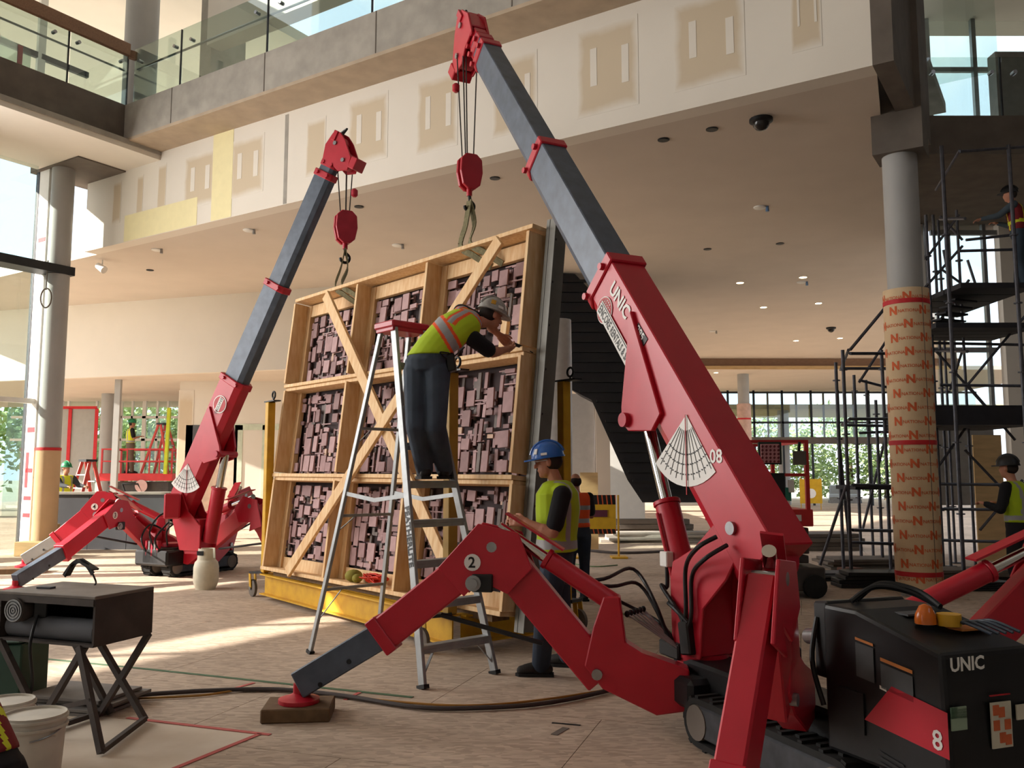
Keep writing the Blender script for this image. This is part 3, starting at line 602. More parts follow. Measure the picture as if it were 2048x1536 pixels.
def leg(root, R, horn, K, Ft, mred, minner, badge=None, inner=.45, scale=1.0, pedal=True):
    R, horn, K, Ft = V(R), V(horn), V(K), V(Ft); w_ = V((Ft.x-R.x, Ft.y-R.y, 0)).normalized(); n = w_.cross(UP); k = scale
    def q(p): return ((V(p)-R).dot(w_), (V(p)-R).z)
    # swivel bracket with horn
    hx, hz = q(horn)
    m = MB(); m.prism([(-.16*k, -.1*k), (.02*k, -.13*k), (hx+.06*k, -.0), (hx+.16*k, .12*k), (hx+.11*k, hz*.72), (hx+.05*k, hz+.04*k), (hx-.04*k, hz+.04*k), (hx-.07*k, hz*.55), (hx-.16*k, .2*k), (-.16*k, .12*k)], R, w_, UP, .13*k)
    m.build('swivel_bracket', mred, root, bevel=.008)
    A = R+w_*(hx+.09*k)+UP*.08*k
    d = (K-A).normalized(); u = n.cross(d)
    if u.z < 0: u = -u
    m = MB(); m.taperbeam(A-d*.05, K-d*.03, [(-.05*k, -.1*k), (.05*k, -.1*k), (.05*k, .1*k), (-.05*k, .1*k)], [(-.05*k, -.11*k), (.05*k, -.11*k), (.05*k, .11*k), (-.05*k, .11*k)], u); m.build('upper_arm', mred, root, bevel=.008)
    for e in (A, K):
        m = MB(); m.cyl(e-n*.085*k, e+n*.085*k, .03*k, n=12); m.build('pivot_pin', M_steel, root, smooth=True)
    # knee plates joining arm and lower leg
    d2 = (Ft-K).normalized(); u2 = n.cross(d2)
    if u2.z < 0: u2 = -u2
    for s in (-1, 1):
        m = MB(); kp = [K-d*.26*k-u*.1*k, K-d*.05*k-u*.14*k+UP*-.06*k, K+d2*.3*k-u2*.12*k, K+d2*.32*k+u2*.1*k, K+u2*.13*k+UP*.03*k, K-d*.04*k+u*.17*k, K-d*.24*k+u*.1*k]
        m.prism([((p-K).dot(w_), (p-K).z) for p in kp], K+n*s*.075*k, w_, UP, .018*k); m.build('knee_plate', mred, root, bevel=.004)
    mid = K.lerp(Ft, 1-inner)
    m = MB(); m.beam(K+d2*.02, mid, .125*k, .2*k, u2); ll = m.build('lower_leg', mred, root, bevel=.01)
    m = MB(); m.beam(mid-d2*.07, mid+d2*.01, .145*k, .225*k, u2); m.build('leg_collar', mred, root, bevel=.006)
    m = MB(); m.beam(mid-d2*.05, Ft+UP*.1*k, .095*k, .16*k, u2); il = m.build('inner_leg', minner, root, bevel=.008)
    for s in (.35, .7):
        c = mid.lerp(Ft, s); m = MB(); m.cyl(c-n*.052*k, c+n*.052*k, .014*k, n=10); m.build('pin_hole', M_black, root)
    m = MB(); m.lathe(Ft, [(.12*k, 0), (.12*k, .025), (.07*k, .04), (.035*k, .06), (.035*k, .12)], 20); m.build('foot', mred, root, smooth=True)
    top = K+UP*.09*k+u*.04
    rod(root, horn, top, .055*k, .032*k, .55, mred)
    dd = (top-horn).normalized(); un = n.cross(dd); un = un if un.z > 0 else -un
    m = MB(); m.beam(horn+un*.095*k+dd*.5*(top-horn).length, top+un*.09*k, .1*k, .012, un); m.build('rod_guard', mred, root)
    if pedal:
        m = MB(); m.tube([A+d*.35-u*.14*k, K+d2*.55-u2*.12*k], .014*k, smooth=False); m.build('stay_strut', M_black, root)
    if badge:
        tocam = n if n.dot(V((0, 0, CAMZ))-K) > 0 else -n
        c = K+d2*.14*k+u2*.0+tocam*.0865*k; x = UP.cross(tocam)
        m = MB(); m.lathe(c, [(.048*k, 0), (.048*k, .004)], 20, tocam); m.build('badge', M_white2, root)
        m = MB(); m.text(badge, c+tocam*.006-x*.024*k-UP*.028*k, x, UP, .085*k, bold=.02); m.build('badge_number', M_blk2, root)
        c2 = K-d*.12*k-u*.17*k+tocam*.075*k
        m = MB(); m.frame(c2, x*.06*k, tocam*.03*k, UP*.05*k); m.build('hydraulic_valve', M_blackpl, root, bevel=.006)
        m = MB(); m.lathe(c2-x*.05*k+tocam*.03*k, [(.045*k, 0), (.045*k, .012), (.028*k, .014), (.028*k, .03)], 16, tocam); m.build('valve_dial', M_alu, root, smooth=True)
    return il
def hexprof(w, h): return [(-w/2, -h*.28), (-w*.3, -h/2), (w*.3, -h/2), (w/2, -h*.28), (w/2, h/2), (-w/2, h/2)]
def boom(root, piv, tip, mred, mdark, cuts, decal=1, k=1.0, fan=True):
    piv, tip = V(piv), V(tip); L = (tip-piv).length; a = (tip-piv)/L; h = V((a.x, a.y, 0)).normalized(); left = UP.cross(h); t = left.cross(a)*-1
    t = a.cross(left)*1.0
    if t.z < 0: t = -t
    cs = left if left.dot(V((0, 0, CAMZ))-piv) > 0 else -left      # the side the camera sees
    dims = [(.23*k, .35*k), (.19*k, .29*k), (.155*k, .245*k), (.125*k, .205*k), (.1*k, .17*k)]
    pos = [-.28/L]+cuts
    for i in range(len(cuts)):
        wd, hh = dims[i]; p0 = piv+a*L*(pos[i]-(.02 if i else 0)); p1 = piv+a*L*pos[i+1]
        pr = hexprof(wd, hh); m = MB(); m.taperbeam(p0, p1, pr, pr, t); m.build('boom_section', mred if i == 0 else mdark, root, bevel=.008)
        m = MB(); pr2 = hexprof(wd*1.12, hh*1.1); m.taperbeam(p1-a*.05*k, p1+a*.03*k, pr2, pr2, t); co = m.build('boom_collar', mred, root, bevel=.01)
        for s in (-.36, .3):
            m = MB(); c = p1-a*.01+cs*wd*.56+t*hh*s; m.cyl(c, c+cs*.03, .022*k, n=8); m.build('collar_bolt', mred, root)
    # head: bent nose with side plates and sheaves, facing the far side (down = -t)
    hp = piv+a*L*cuts[-1]; u = -t
    H = hp+a*.12*k
    for s in (-1, 1):
        m = MB(); m.prism([(-.14*k, -.08*k), (.06*k, -.14*k), (.22*k, -.1*k), (.26*k, .0), (.2*k, .12*k), (.05*k, .3*k), (-.1*k, .33*k), (-.16*k, .2*k), (-.12*k, .08*k)], H+left*s*.075*k, a, u, .02*k); m.build('head_plate', mred, root, bevel=.006)
    m = MB(); m.frame(H+a*.05*k, a*.12*k, left*.075*k, t*.1*k); m.build('head_block', mred, root, bevel=.01)
    for c in (H+u*.21*k-a*.02*k, H+a*.12*k-u*.0):
        m = MB(); m.cyl(c-left*.055*k, c+left*.055*k, .1*k, n=20); m.build('sheave', M_redwarm, root, smooth=True)
        m = MB(); m.cyl(c-left*.1*k, c+left*.1*k, .025*k, n=10); m.build('sheave_pin', M_steel, root)
    m = MB(); m.tube([H+a*.25*k-left*.03, H+a*.33*k, H+a*.26*k+left*.03-u*.08*k], .012*k); m.build('rope_guide', M_blackpl, root, smooth=True)
    m = MB(); m.frame(H+a*.2*k-u*.05*k, a*.06*k, left*.1*k, t*.03*k); m.build('anti_two_block', mred, root, bevel=.005)
    m = MB(); m.frame(H+u*.36*k+a*.0, a*.07*k, left*.09*k, t*.05*k); m.build('rope_keeper', mred, root, bevel=.01)
    # lifting bracket plate on the side
    kk = k/1.28; b0 = piv+a*L*.27
    m = MB(); m.prism([(0, .17*kk), (-.44*kk, -.36*kk), (-.53*kk, -.43*kk), (-.63*kk, -.41*kk), (-.82*kk, -.2*kk), (-.8*kk, -.05*kk)], b0+cs*.125*k, a, t, .03*k); m.build('lift_bracket', mred, root, bevel=.006)
    bp = b0-a*.56*kk-t*.37*kk
    m = MB(); m.cyl(bp-left*.17*k, bp+left*.17*k, .04*k, n=16); m.build('bracket_pin', M_redwarm, root, smooth=True)
    m = MB(); m.prism([(0, .0), (-.44*kk, -.36*kk), (-.63*kk, -.41*kk), (-.82*kk, -.2*kk)], b0-cs*.125*k, a, t, .03*k); m.build('lift_bracket', mred, root)
    fy = a; x = -a; y = t if (x.cross(t)).dot(cs) > 0 else -t
    if not (x.cross(y)).dot(cs) > 0: y = -y
    S0 = cs*(.115*k+.004)
    e1 = piv+a*L*cuts[0]
    if decal:
        # globe + rental sticker, maker's name, model number, load chart
        c = e1+x*.27-y*.075+S0
        m = MB(); m.lathe(c, [(.105, 0), (.105, .003)], 28, cs); gl = m.build('globe_sticker', M_white2, root)
        m = MB(); g0 = c+cs*.005
        m.loft([[g0+(x*math.cos(q)+y*math.sin(q))*.098 for q in [2*math.pi*i/24 for i in range(24)]], [g0+(x*math.cos(q)+y*math.sin(q))*.085 for q in [2*math.pi*i/24 for i in range(24)]]], False)
        for s in (-.06, -.036, -.012, .012, .036, .06):
            ww = math.sqrt(max(.085**2-s*s, 0)); m.frame(g0+x*s, y*ww, x*.005, cs*.0008); m.frame(g0+y*s, x*ww, y*.005, cs*.0008)
        m.build('globe_grid', M_reddec, root)
        m = MB(); m.frame(c+x*.3-y*.02+cs*.006, x*.37, y*.055, cs*.002); m.build('rental_plate', M_white2, root)
        m = MB(); m.text('ENCORE', c-x*.06-y*.055+cs*.0095, x*.6, y, .095, bold=.02); m.text('RENTALS & SALES', c+x*.18-y*.055+cs*.0095, x*.6, y, .088, bold=.018)
        m.frame(c+x*.3+y*.024+cs*.009, x*.36, y*.003, cs*.001); m.build('rental_lettering', M_blk2, root)
        m = MB(); m.text('UNIC', e1+x*.2+y*.06+S0+cs*.002, x*.95, y, .145, bold=.03); m.build('maker_lettering', M_white2, root)
        c = e1+x*.76+y*.125+S0
        m = MB(); m.frame(c, x*.085, y*.034, cs*.0015); m.build('model_plate', M_blk2, root); m = MB(); m.text('295', c-x*.072-y*.024+cs*.003, x, y, .078, bold=.02); m.frame(c-y*.048+x*.02, x*.08, y*.007, cs*.002); m.build('model_lettering', M_white2, root)
        rx = V((cs.y, -cs.x, 0)); rx = rx if rx.x > 0 else -rx
        m = MB(); m.text('08', piv+a*.42+t*.1+S0, rx, cs.cross(rx) if cs.cross(rx).z > 0 else -cs.cross(rx), .12, bold=.02); m.build('number_lettering', M_white2, root)
    if fan:
        c = piv+a*L*(.122 if decal else .1)+t*.1*k+S0
        sec = [(0, 0)]+[(.34*k*math.cos(q), .34*k*math.sin(q)) for q in [math.radians(200+i*9) for i in range(11)]]
        dn = V((-cs.y, cs.x, 0)); dn = dn if dn.x > 0 else -dn
        # fan hangs below its pivot
        sec = [(0, .0)]+[(.36*k*math.sin(q), -.36*k*math.cos(q)) for q in [math.radians(-48+i*8.5) for i in range(11)]]
        rx = V((cs.y, -cs.x, 0)); rx = rx if rx.x > 0 else -rx
        ax1 = (UP-cs*UP.dot(cs)).normalized(); m = MB(); m.prism(sec, c, rx, ax1, .004); m.build('load_chart', M_white2, root)
        m = MB()
        for q in [math.radians(-42+i*8.5) for i in range(10)]: m.beam(c+cs*.004+(rx*math.sin(q)-ax1*math.cos(q))*.08*k, c+cs*.004+(rx*math.sin(q)-ax1*math.cos(q))*.33*k, .003, .002, cs)
        for q in [math.radians(-44+i*4.2) for i in range(20)]:
            for rr in (.3, .25, .2): m.frame(c+cs*.004+(rx*math.sin(q)-ax1*math.cos(q))*rr*k, rx*.006, ax1*.004, cs*.001)
        m.build('chart_print', M_blk2, root)
        m = MB(); m.beam(c+cs*.01, c+cs*.01-ax1*.4*k, .006, .004, cs); m.build('chart_needle', M_reddec, root)
    return dict(a=a, t=t, left=left, cs=cs, bp=bp, H=H, L=L, u=u)
def hook(root, H, blockc, n, k, mred, mast):
    H = [V(x) for x in H]; c = V(blockc)
    for i, p in enumerate(H):
        q = c+V((p.x-c.x, p.y-c.y, 0))*.55+UP*.14*k; m = MB(); m.tube([p, q], .006*k+.001, n=6, smooth=False); m.build('wire_rope', M_rope, root)
    for s in (-1, 1):
        m = MB(); x = UP.cross(n)
        m.prism([(-.13*k, -.02*k), (-.12*k, .12*k), (-.06*k, .18*k), (.06*k, .18*k), (.12*k, .12*k), (.13*k, -.02*k), (.1*k, -.16*k), (.04*k, -.21*k), (-.04*k, -.21*k), (-.1*k, -.16*k)], c+n*s*.05*k, x, UP, .045*k); m.build('hook_block_cheek', mred, root, bevel=.015, seg=2)
    m = MB(); m.cyl(c-n*.03*k, c+n*.03*k, .1*k, n=18); m.build('hook_sheave', M_blackpl, root, smooth=True)
    m = MB(); m.cyl(c-UP*.19*k, c-UP*.27*k, .03*k, n=10); m.build('hook_swivel', mred, root, smooth=True)
    m = MB(); x = UP.cross(n); hk = c-UP*.36*k
    m.tube([c-UP*.26*k, hk+UP*.03+x*.01]+[hk+x*.055*k*math.cos(q)+UP*.055*k*math.sin(q)-UP*.02 for q in (1.2, .3, -.6, -1.5, -2.4, -3.1)], .018*k); m.build('hook', M_blackpl, root, smooth=True)
    # anti two-block weight on its cord
    m = MB(); m.lathe(mast, [(.02*k, -.05*k), (.04*k, -.03*k), (.04*k, .03*k), (.02*k, .05*k)], 12); m.build('limit_weight', mred if k > .9 else M_blackpl, root, smooth=True)
def sling(name, lab, top, pts, w=.035):
    t = thing(name, lab, 'sling', V(pts[0][-1]))
    for p in pts:
        m = MB(); q = crom([V(x) for x in p], 5)
        for i in range(len(q)-1): m.beam(q[i], q[i+1]+(q[i+1]-q[i])*.02, w, .012, up=(.4, .5, .3))
        m.build('webbing', M_sling, t)
    return t
def track(root, C, d, n, u0, u1, v0, v1, z1=.3):
    def lc(u, v, z): return C+d*u+n*v+UP*z
    r = z1/2; cv = (v0+v1)/2
    def ring(rad, off, ns=10):
        pts = []
        for i in range(ns+1): q = math.pi/2+math.pi*i/ns; pts.append((u0+r+rad*math.cos(q), r+rad*math.sin(q)))
        for i in range(ns+1): q = -math.pi/2+math.pi*i/ns; pts.append((u1-r+rad*math.cos(q), r+rad*math.sin(q)))
        return pts
    o_ = ring(r-.012, 0); i_ = ring(r-.045, 0); m = MB(); k = len(o_)
    R4 = [[lc(u, v0, z) for u, z in o_], [lc(u, v1, z) for u, z in o_], [lc(u, v1, z) for u, z in i_], [lc(u, v0, z) for u, z in i_]]
    m.loft(R4+[R4[0]], False); tb = m.build('track_belt', M_rubber, root)
    # grouser lugs around the belt
    per = []; L1 = (u1-u0-2*r)
    nl = int((2*L1+2*math.pi*r)/.075)
    for i in range(nl):
        s = i/nl*(2*L1+2*math.pi*r)
        if s < L1: p, nn = (u0+r+s, z1-.012), (0, 1)
        elif s < L1+math.pi*r: q = math.pi/2-(s-L1)/r; p, nn = (u1-r+(r-.012)*math.cos(q), r+(r-.012)*math.sin(q)), (math.cos(q), math.sin(q))
        elif s < 2*L1+math.pi*r: p, nn = (u1-r-(s-L1-math.pi*r), .012), (0, -1)
        else: q = -math.pi/2-(s-2*L1-math.pi*r)/r; p, nn = (u0+r+(r-.012)*math.cos(q), r+(r-.012)*math.sin(q)), (math.cos(q), math.sin(q))
        m = MB(); c = lc(p[0], cv, p[1]); nv = d*nn[0]+UP*nn[1]; tv = d*-nn[1]+UP*nn[0]
        off = .12 if i % 2 else -.12
        m.frame(c+nv*.006+n*(v1-v0)*off, tv*.016, n*(v1-v0)*.36, nv*.008); m.build('track_lug', M_rubber, tb)
    m = MB(); m.frame(lc((u0+u1)/2, cv, r+.01), d*(u1-u0-.2)/2, n*(v1-v0)*.5, UP*(r-.06)); m.build('track_frame', mat('worn_grey_steel', '3b3c40', .6, .2, var=.3, scale=12), root, bevel=.012)
    for u in (u0+r, u1-r):
        m = MB(); c = lc(u, cv, r); m.cyl(c-n*(v1-v0)*.53, c+n*(v1-v0)*.53, r-.05, n=20); m.build('idler_wheel', M_concd, root, smooth=True)
def hoses(root, lists, r=.012):
    for p in lists: m = MB(); m.tube(p, r); m.build('hydraulic_hose', M_hose, root, smooth=True)
# ---------------------------------------------------------------- near crane
dN = V((.35, -.94, 0)).normalized(); nN = V((.94, .35, 0)).normalized(); CN = V((1.22, 5.77, 0))
def LN(u, v, z): return CN+dN*u+nN*v+UP*z
near = thing('crane', 'large near red spider crane with dark telescopic boom and black engine box', 'crane', LN(.8, 0, 0), 'red spider cranes')
track(near, CN, dN, nN, .28, 1.75, -.32, -.12); track(near, CN, dN, nN, .28, 1.75, .12, .32)
m = MB(); m.frame(LN(.85, 0, .33), dN*.95, nN*.16, UP*.1); m.build('chassis', M_blackpl, near, bevel=.02)
m = MB(); m.frame(LN(.05, 0, .27), dN*.28, nN*.3, UP*.09); m.build('outrigger_base', M_blackpl, near, bevel=.03)
HN = V((-.442, .897, 0)); LFT = V((-.897, -.442, 0))
m = MB(); m.lathe(CN, [(.15, .36), (.165, .37), (.165, .43), (.15, .44)], 28); m.build('slew_ring', M_red, near, smooth=True)
m = MB(); m.lathe(CN, [(.17, .43), (.17, .455)], 28); m.build('slew_flange', M_red, near, smooth=True)
pivN = V((1.44, 5.32, 0))+UP*P(1495, 1055, 5.32).z
for s in (-1, 1):      # column side plates in the luffing plane (x = towards the boom tip)
    m = MB(); m.prism([(.12, .44), (.13, .9), (.1, 1.02), (-.12, 1.12), (-.38, pivN.z+.06), (-.54, pivN.z+.04), (-.58, pivN.z-.1), (-.42, .95), (-.2, .75), (-.16, .44)], CN+LFT*s*.135, HN, UP, .022); m.build('column_plate', M_red, near, bevel=.006)
m = MB(); m.frame(CN+UP*.68-HN*.04, HN*.1, LFT*.12, UP*.24); m.build('column_core', M_red, near, bevel=.01)
m = MB(); m.frame(CN-HN*.15+UP*.8, HN*.012, LFT*.13, UP*.34); m.build('column_back_plate', M_red, near)
m = MB(); m.cyl(pivN-LFT*.17, pivN+LFT*.17, .04, n=16); m.build('boom_pin', M_steel, near, smooth=True)
tipN = P(948, 70, 9.07)
bN = boom(near, pivN, tipN, M_red, M_boom, [.355, .62, .925, .955, .98], 1, 1.28)
rod(near, CN+HN*.06+UP*.62, bN['bp'], .085, .045, .56, M_red, 'lift_cylinder')
m = MB(); c = CN+HN*.06+UP*.62; m.tube([c+LFT*.1+(bN['bp']-c)*.05, c+LFT*.1+(bN['bp']-c)*.52], .012, smooth=False); m.build('cylinder_pipe', M_red, near)
cc = c+(bN['bp']-c)*.3+LFT*.11; m = MB(); m.frame(cc, LFT*.03, HN*.04, UP*.05); m.build('junction_box', M_white2, near, bevel=.006)
# winch behind the boom foot
w_ = pivN-HN*.08+UP*.02; m = MB(); m.frame(w_-HN*.0-UP*.12, HN*.16, LFT*.1, UP*.12); m.build('winch_housing', M_red, near, bevel=.02)
m = MB(); m.cyl(w_-HN*.06-LFT*.12-UP*.2, w_-HN*.06+LFT*.12-UP*.2, .12, n=22); m.build('winch_drum', M_redwarm, near, smooth=True)
# hook and falls
blkN = P(939, 343, 9.07); hkH = [bN['H']+bN['u']*.31+LFT*.05, bN['H']+bN['u']*.21+LFT*.05, bN['H']+bN['u']*.2-LFT*.05, bN['H']+bN['u']*.05-LFT*.05]
def fall(px, py): return P(px, py, 9.07)
hook(near, [fall(914, 110), fall(926, 112), fall(932, 112), fall(954, 118)], blkN, V((.45, -.89, 0)), 1.0, M_red, fall(912, 176))
# outriggers
RA = LN(.05, -.34, .26); FA = F(598, 1404, .09)
def pa(px, py): return vplane(px, py, RA, FA)
il = leg(near, RA, pa(1226, 1205), pa(988, 1092), FA, M_red, M_boom, '2', inner=.42, scale=1.12)
R2 = LN(1.3, -.3, .47); leg(near, R2, R2+V((-.12, -.16, .46)), V((1.1, 3.83, 1.14)), V((.74, 3.36, .06)), M_red, M_boom, None, inner=.3, scale=1.0, pedal=False)
R3 = LN(1.25, .36, .3); leg(near, R3, R3+V((.06, .0, .55)), V((2.95, 4.78, 1.12)), V((4.0, 5.0, .06)), M_red, M_boom, None, scale=1.0)
R4 = LN(-.1, .3, .28); leg(near, R4, R4+V((.03, .15, .5)), V((1.66, 6.75, 1.0)), V((1.85, 7.7, .06)), M_red, M_boom, None, scale=.95)
# battery / control rows beside the column
m = MB(); m.frame(LN(.72, -.02, .52), dN*.1, nN*.16, UP*.1); m.build('oil_tank', M_blackpl, near, bevel=.015)
m = MB(); m.frame(LN(.72, -.183, .56), dN*.06, nN*.006, UP*.05); m.build('tank_sticker', mat('orange_sticker', 'c77a3a', .6), near)
for k_ in range(6):
    b_ = LN(-.12+k_*.035, -.12-.02*k_, .5); e_ = b_+V((-.2-.02*k_, .05, .2)); m = MB(); m.tube([b_, e_], .006, smooth=False); lv = m.build('control_lever', M_steel, near)
    m = MB(); m.ell(e_, .018, .018, .022, 8, 6); m.build('lever_knob', M_blackpl, near, smooth=True)
m = MB(); m.frame(LN(-.1, -.13, .46), dN*.12, nN*.06, UP*.05); m.build('valve_bank', M_blackpl, near, bevel=.01)
c0 = pa(1130, 1165); hoses(near, [[c0, c0+V((.25, .02, .02)), LN(-.35, -.3, .95), LN(-.15, -.25, .75), LN(-.1, -.16, .45)], [c0+V((0, .03, 0)), c0+V((.3, .05, -.03)), LN(-.3, -.28, .85), LN(-.12, -.2, .6), LN(-.06, -.14, .42)], [c0+V((.1, 0, 0)), LN(-.45, -.3, .7), LN(-.2, -.2, .62), LN(-.08, -.14, .5)]])
hoses(near, [[pivN+LFT*.14+V((-.1, 0, -.05)), pivN+LFT*.2+V((-.16, .05, -.12)), CN+LFT*.19-HN*.1+UP*1.0, CN+LFT*.18-HN*.08+UP*.75, CN+LFT*.17-HN*.05+UP*.62], [pivN+LFT*.14+V((-.04, 0, -.1)), pivN+LFT*.21+V((-.12, .0, -.18)), CN+LFT*.19-HN*.16+UP*.95, CN+LFT*.18-HN*.13+UP*.7, CN+LFT*.17-HN*.05+UP*.58], [cc, cc+V((0, 0, -.18)), CN+LFT*.16+HN*.2+UP*.85, CN+LFT*.17+UP*.7, CN+LFT*.18-HN*.05+UP*.63], [CN+LFT*.16+HN*.13+UP*.75, CN+LFT*.19+HN*.02+UP*.73, CN+LFT*.18-HN*.1+UP*.66]], .014)
m = MB(); m.beam(CN+LFT*.165-HN*.08+UP*.46, CN+LFT*.165-HN*.05+UP*.66, .06, .1, HN); m.build('hose_cover', M_blackpl, near, bevel=.01)
# engine box
z0, zb_, zf_ = .3, .97, .86
m = MB(); m.prism([(1.5, z0), (1.5, zb_), (1.72, zb_), (2.2, zf_), (2.22, z0+.02)], CN+nN*-.03, dN, UP, .5); m.build('engine_box', M_blackpl, near, bevel=.02, seg=2)
m = MB(); m.prism([(1.42, .62), (1.42, zb_+.0), (1.52, zb_+.012), (1.52, .62)], CN+nN*-.03, dN, UP, .48); m.build('box_front_cover', M_blackpl, near, bevel=.01)
lf = -.283
m = MB(); m.add([LN(1.93, lf-.003, .68), LN(2.222, lf-.003, .64), LN(2.222, lf-.003, .46), LN(1.76, lf-.003, .5)], [(3, 2, 1, 0)]); m.build('red_panel', M_red, near)
m = MB(); m.text('8', LN(2.14, lf-.006, .485), dN, UP, .11, bold=.015); m.build('panel_number', M_white2, near)
m = MB(); m.text('UNIC', LN(2.225, -.27, .8), nN, UP, .075, bold=.03, lift=.0); m.v = [v+dN*.006 for v in m.v]; m.build('maker_lettering', M_white2, near)
def rearst(v0, v1, z0, z1, mt, name): m = MB(); m.frame(LN(2.224, (v0+v1)/2, (z0+z1)/2), nN*(v1-v0)/2, UP*(z1-z0)/2, dN*.003); return m.build(name, mt, near)
rearst(-.27, -.19, .57, .66, mat('flag_sticker_green', '8ea08a', .6), 'flag_sticker')
for q in range(4): rearst(-.235 if q < 2 else -.27, -.19, .58+q*.018 if q > 1 else .645-q*.02, .588+q*.018 if q > 1 else .652-q*.02, mat('flag_sticker_dark', '5d7a62', .6), 'flag_stripe')
rearst(-.27, -.237, .62, .66, mat('flag_sticker_dark', '5d7a62', .6), 'flag_canton')
rearst(-.06, .05, .48, .66, mat('cream_sticker', 'c9c3b0', .6), 'warning_sticker')
for q, (a_, b_) in enumerate(((-.03, .0), (.03, .0), (0, .05), (0, -.05), (-.03, .06), (.03, -.06))):
    m = MB(); m.frame(LN(2.228, -.005+a_, .57+b_), nN*.016, UP*.02, dN*.002); m.build('sticker_motif', mat('orange_sticker2', 'c8623a', .6), near)
rearst(.08, .2, .58, .64, mat('cream_sticker', 'c9c3b0', .6), 'data_sticker')
rearst(-.06, .05, .685, .69, M_reddec, 'red_line')
def leftst(u0, u1, z0_, z1_, mt, name, sk=0): m = MB(); m.add([LN(u0, lf-.003, z0_), LN(u1, lf-.003, z0_-sk), LN(u1, lf-.003, z1_-sk), LN(u0, lf-.003, z1_)], [(0, 1, 2, 3)]); return m.build(name, mt, near)
M_osk = mat('orange_sticker', 'c77a3a', .6); M_grst = mat('grey_sticker', '4c4e50', .6)
leftst(1.72, 1.83, .84, .852, M_osk, 'orange_strip', .012); leftst(1.72, 1.83, .68, .83, M_grst, 'info_sticker', .01)
leftst(1.87, 2.05, .775, .79, M_osk, 'orange_strip', .02); leftst(1.87, 2.05, .66, .765, M_grst, 'info_sticker', .02); leftst(1.86, 1.9, .655, .67, M_white2, 'small_label', .006)
for q in range(9): leftst(1.84, 1.98, .36-q*.022+.02, .37-q*.022+.02, M_black, 'vent_slot', .02)
m = MB(); m.frame(LN(1.68, lf+.0, .52), dN*.08, nN*.006, UP*.09); m.build('side_recess', M_black, near)
for q in range(3):
    c = LN(1.8+q*.1, -.02+.05*q, zb_-.015-q*.02); m = MB(); m.frame(c, dN*.05, nN*.08, UP*.004); m.build('top_sticker', M_osk if q == 2 else M_grst, near)
for q in range(5):      # control levers lying on the console
    a_ = LN(1.98, .0+q*.04, .93); b_ = a_+dN*.2+nN*.02+UP*-.01; m = MB(); m.tube([a_, a_+UP*.02+dN*.08, b_], .007); m.build('console_lever', mat('blue_grey_lever', '39424f', .4), near, smooth=True)
c = LN(1.95, -.1, .955); m = MB(); m.lathe(c, [(.045, -.02), (.045, 0), (.042, .02), (.025, .055), (.004, .065)], 18); m.build('beacon', M_glassy, near, smooth=True)
m = MB(); m.lathe(LN(2.0, -.02, .95), [(.05, -.02), (.05, .03)], 16); m.build('fuel_cap', M_yellow, near, smooth=True)
hoses(near, [[LN(1.55, -.15, .98), LN(1.6, -.05, 1.05), LN(1.68, .08, 1.03), LN(1.8, .15, .97)], [LN(1.53, -.1, .98), LN(1.58, .0, 1.06), LN(1.7, .1, 1.04), LN(1.82, .12, .98)], [LN(1.45, -.27, .9), LN(1.44, -.3, .7), LN(1.5, -.29, .5)]], .013)
m = MB(); m.cyl(LN(1.3, -.2, .78), LN(1.42, -.22, .8), .04, n=14); m.build('exhaust_fitting', M_steel, near, smooth=True)
# ---------------------------------------------------------------- far crane
CF = F(345, 1150); dF = V((.45, .89, 0)).normalized(); nF = V((dF.y, -dF.x, 0))
def LF_(u, v, z): return CF+dF*u+nF*v+UP*z
far = thing('crane', 'far left red spider crane on sunlit floor beside a propane tank', 'crane', CF, 'red spider cranes')
track(far, CF, dF, nF, -.35, 1.1, -.32, -.12); track(far, CF, dF, nF, -.35, 1.1, .12, .32)
m = MB(); m.frame(LF_(.35, 0, .33), dF*.8, nF*.18, UP*.12); m.build('chassis', M_blackpl, far, bevel=.02)
m = MB(); m.frame(LF_(-.1, 0, .3), dF*.35, nF*.36, UP*.12); m.build('outrigger_base', M_blackpl, far, bevel=.03)
m = MB(); m.lathe(CF, [(.16, .42), (.17, .44), (.17, .5), (.15, .51)], 24); m.build('slew_ring', M_redwarm, far, smooth=True)
tipF = P(668, 318, 11.8); pivF = P(372, 1000, 13.0)
HFv = V((tipF.x-pivF.x, tipF.y-pivF.y, 0)).normalized(); LFF = UP.cross(HFv)
bF = boom(far, pivF, tipF, M_red, M_boom, [.36, .64, .955, .985], 0, 1.18)
cb = V((pivF.x, pivF.y, 0))+HFv*.28
for s in (-1, 1):
    m = MB(); m.prism([(.2, .5), (.2, .85), (-.05, 1.05), (-.2, pivF.z+.12), (-.42, pivF.z+.05), (-.36, .9), (-.2, .5)], cb+LFF*s*.15, HFv, UP, .025); m.build('column_plate', M_red, far, bevel=.006)
m = MB(); m.frame(cb+UP*.7, HFv*.14, LFF*.13, UP*.25); m.build('column_core', M_redwarm, far, bevel=.01)
rod(far, cb+HFv*.22+UP*.62, bF['bp'], .1, .055, .6, M_red, 'lift_cylinder')
q = P(345, 1012, 12.7); m = MB(); m.box(q, .22, .22, .36, .3); m.build('winch_housing', M_red, far, bevel=.02)
m = MB(); c = pivF+bF['a']*bF['L']*.29+bF['cs']*.142; m.lathe(c, [(.13, 0), (.13, .004)], 24, bF['cs']); m.build('round_sticker', M_white2, far)
m = MB(); x = -bF['a']; y = bF['t'] if x.cross(bF['t']).dot(bF['cs']) > 0 else -bF['t']; m.lathe(c+bF['cs']*.005, [(.115, 0), (.115, .002)], 24, bF['cs']); m.build('sticker_field', M_reddec, far)
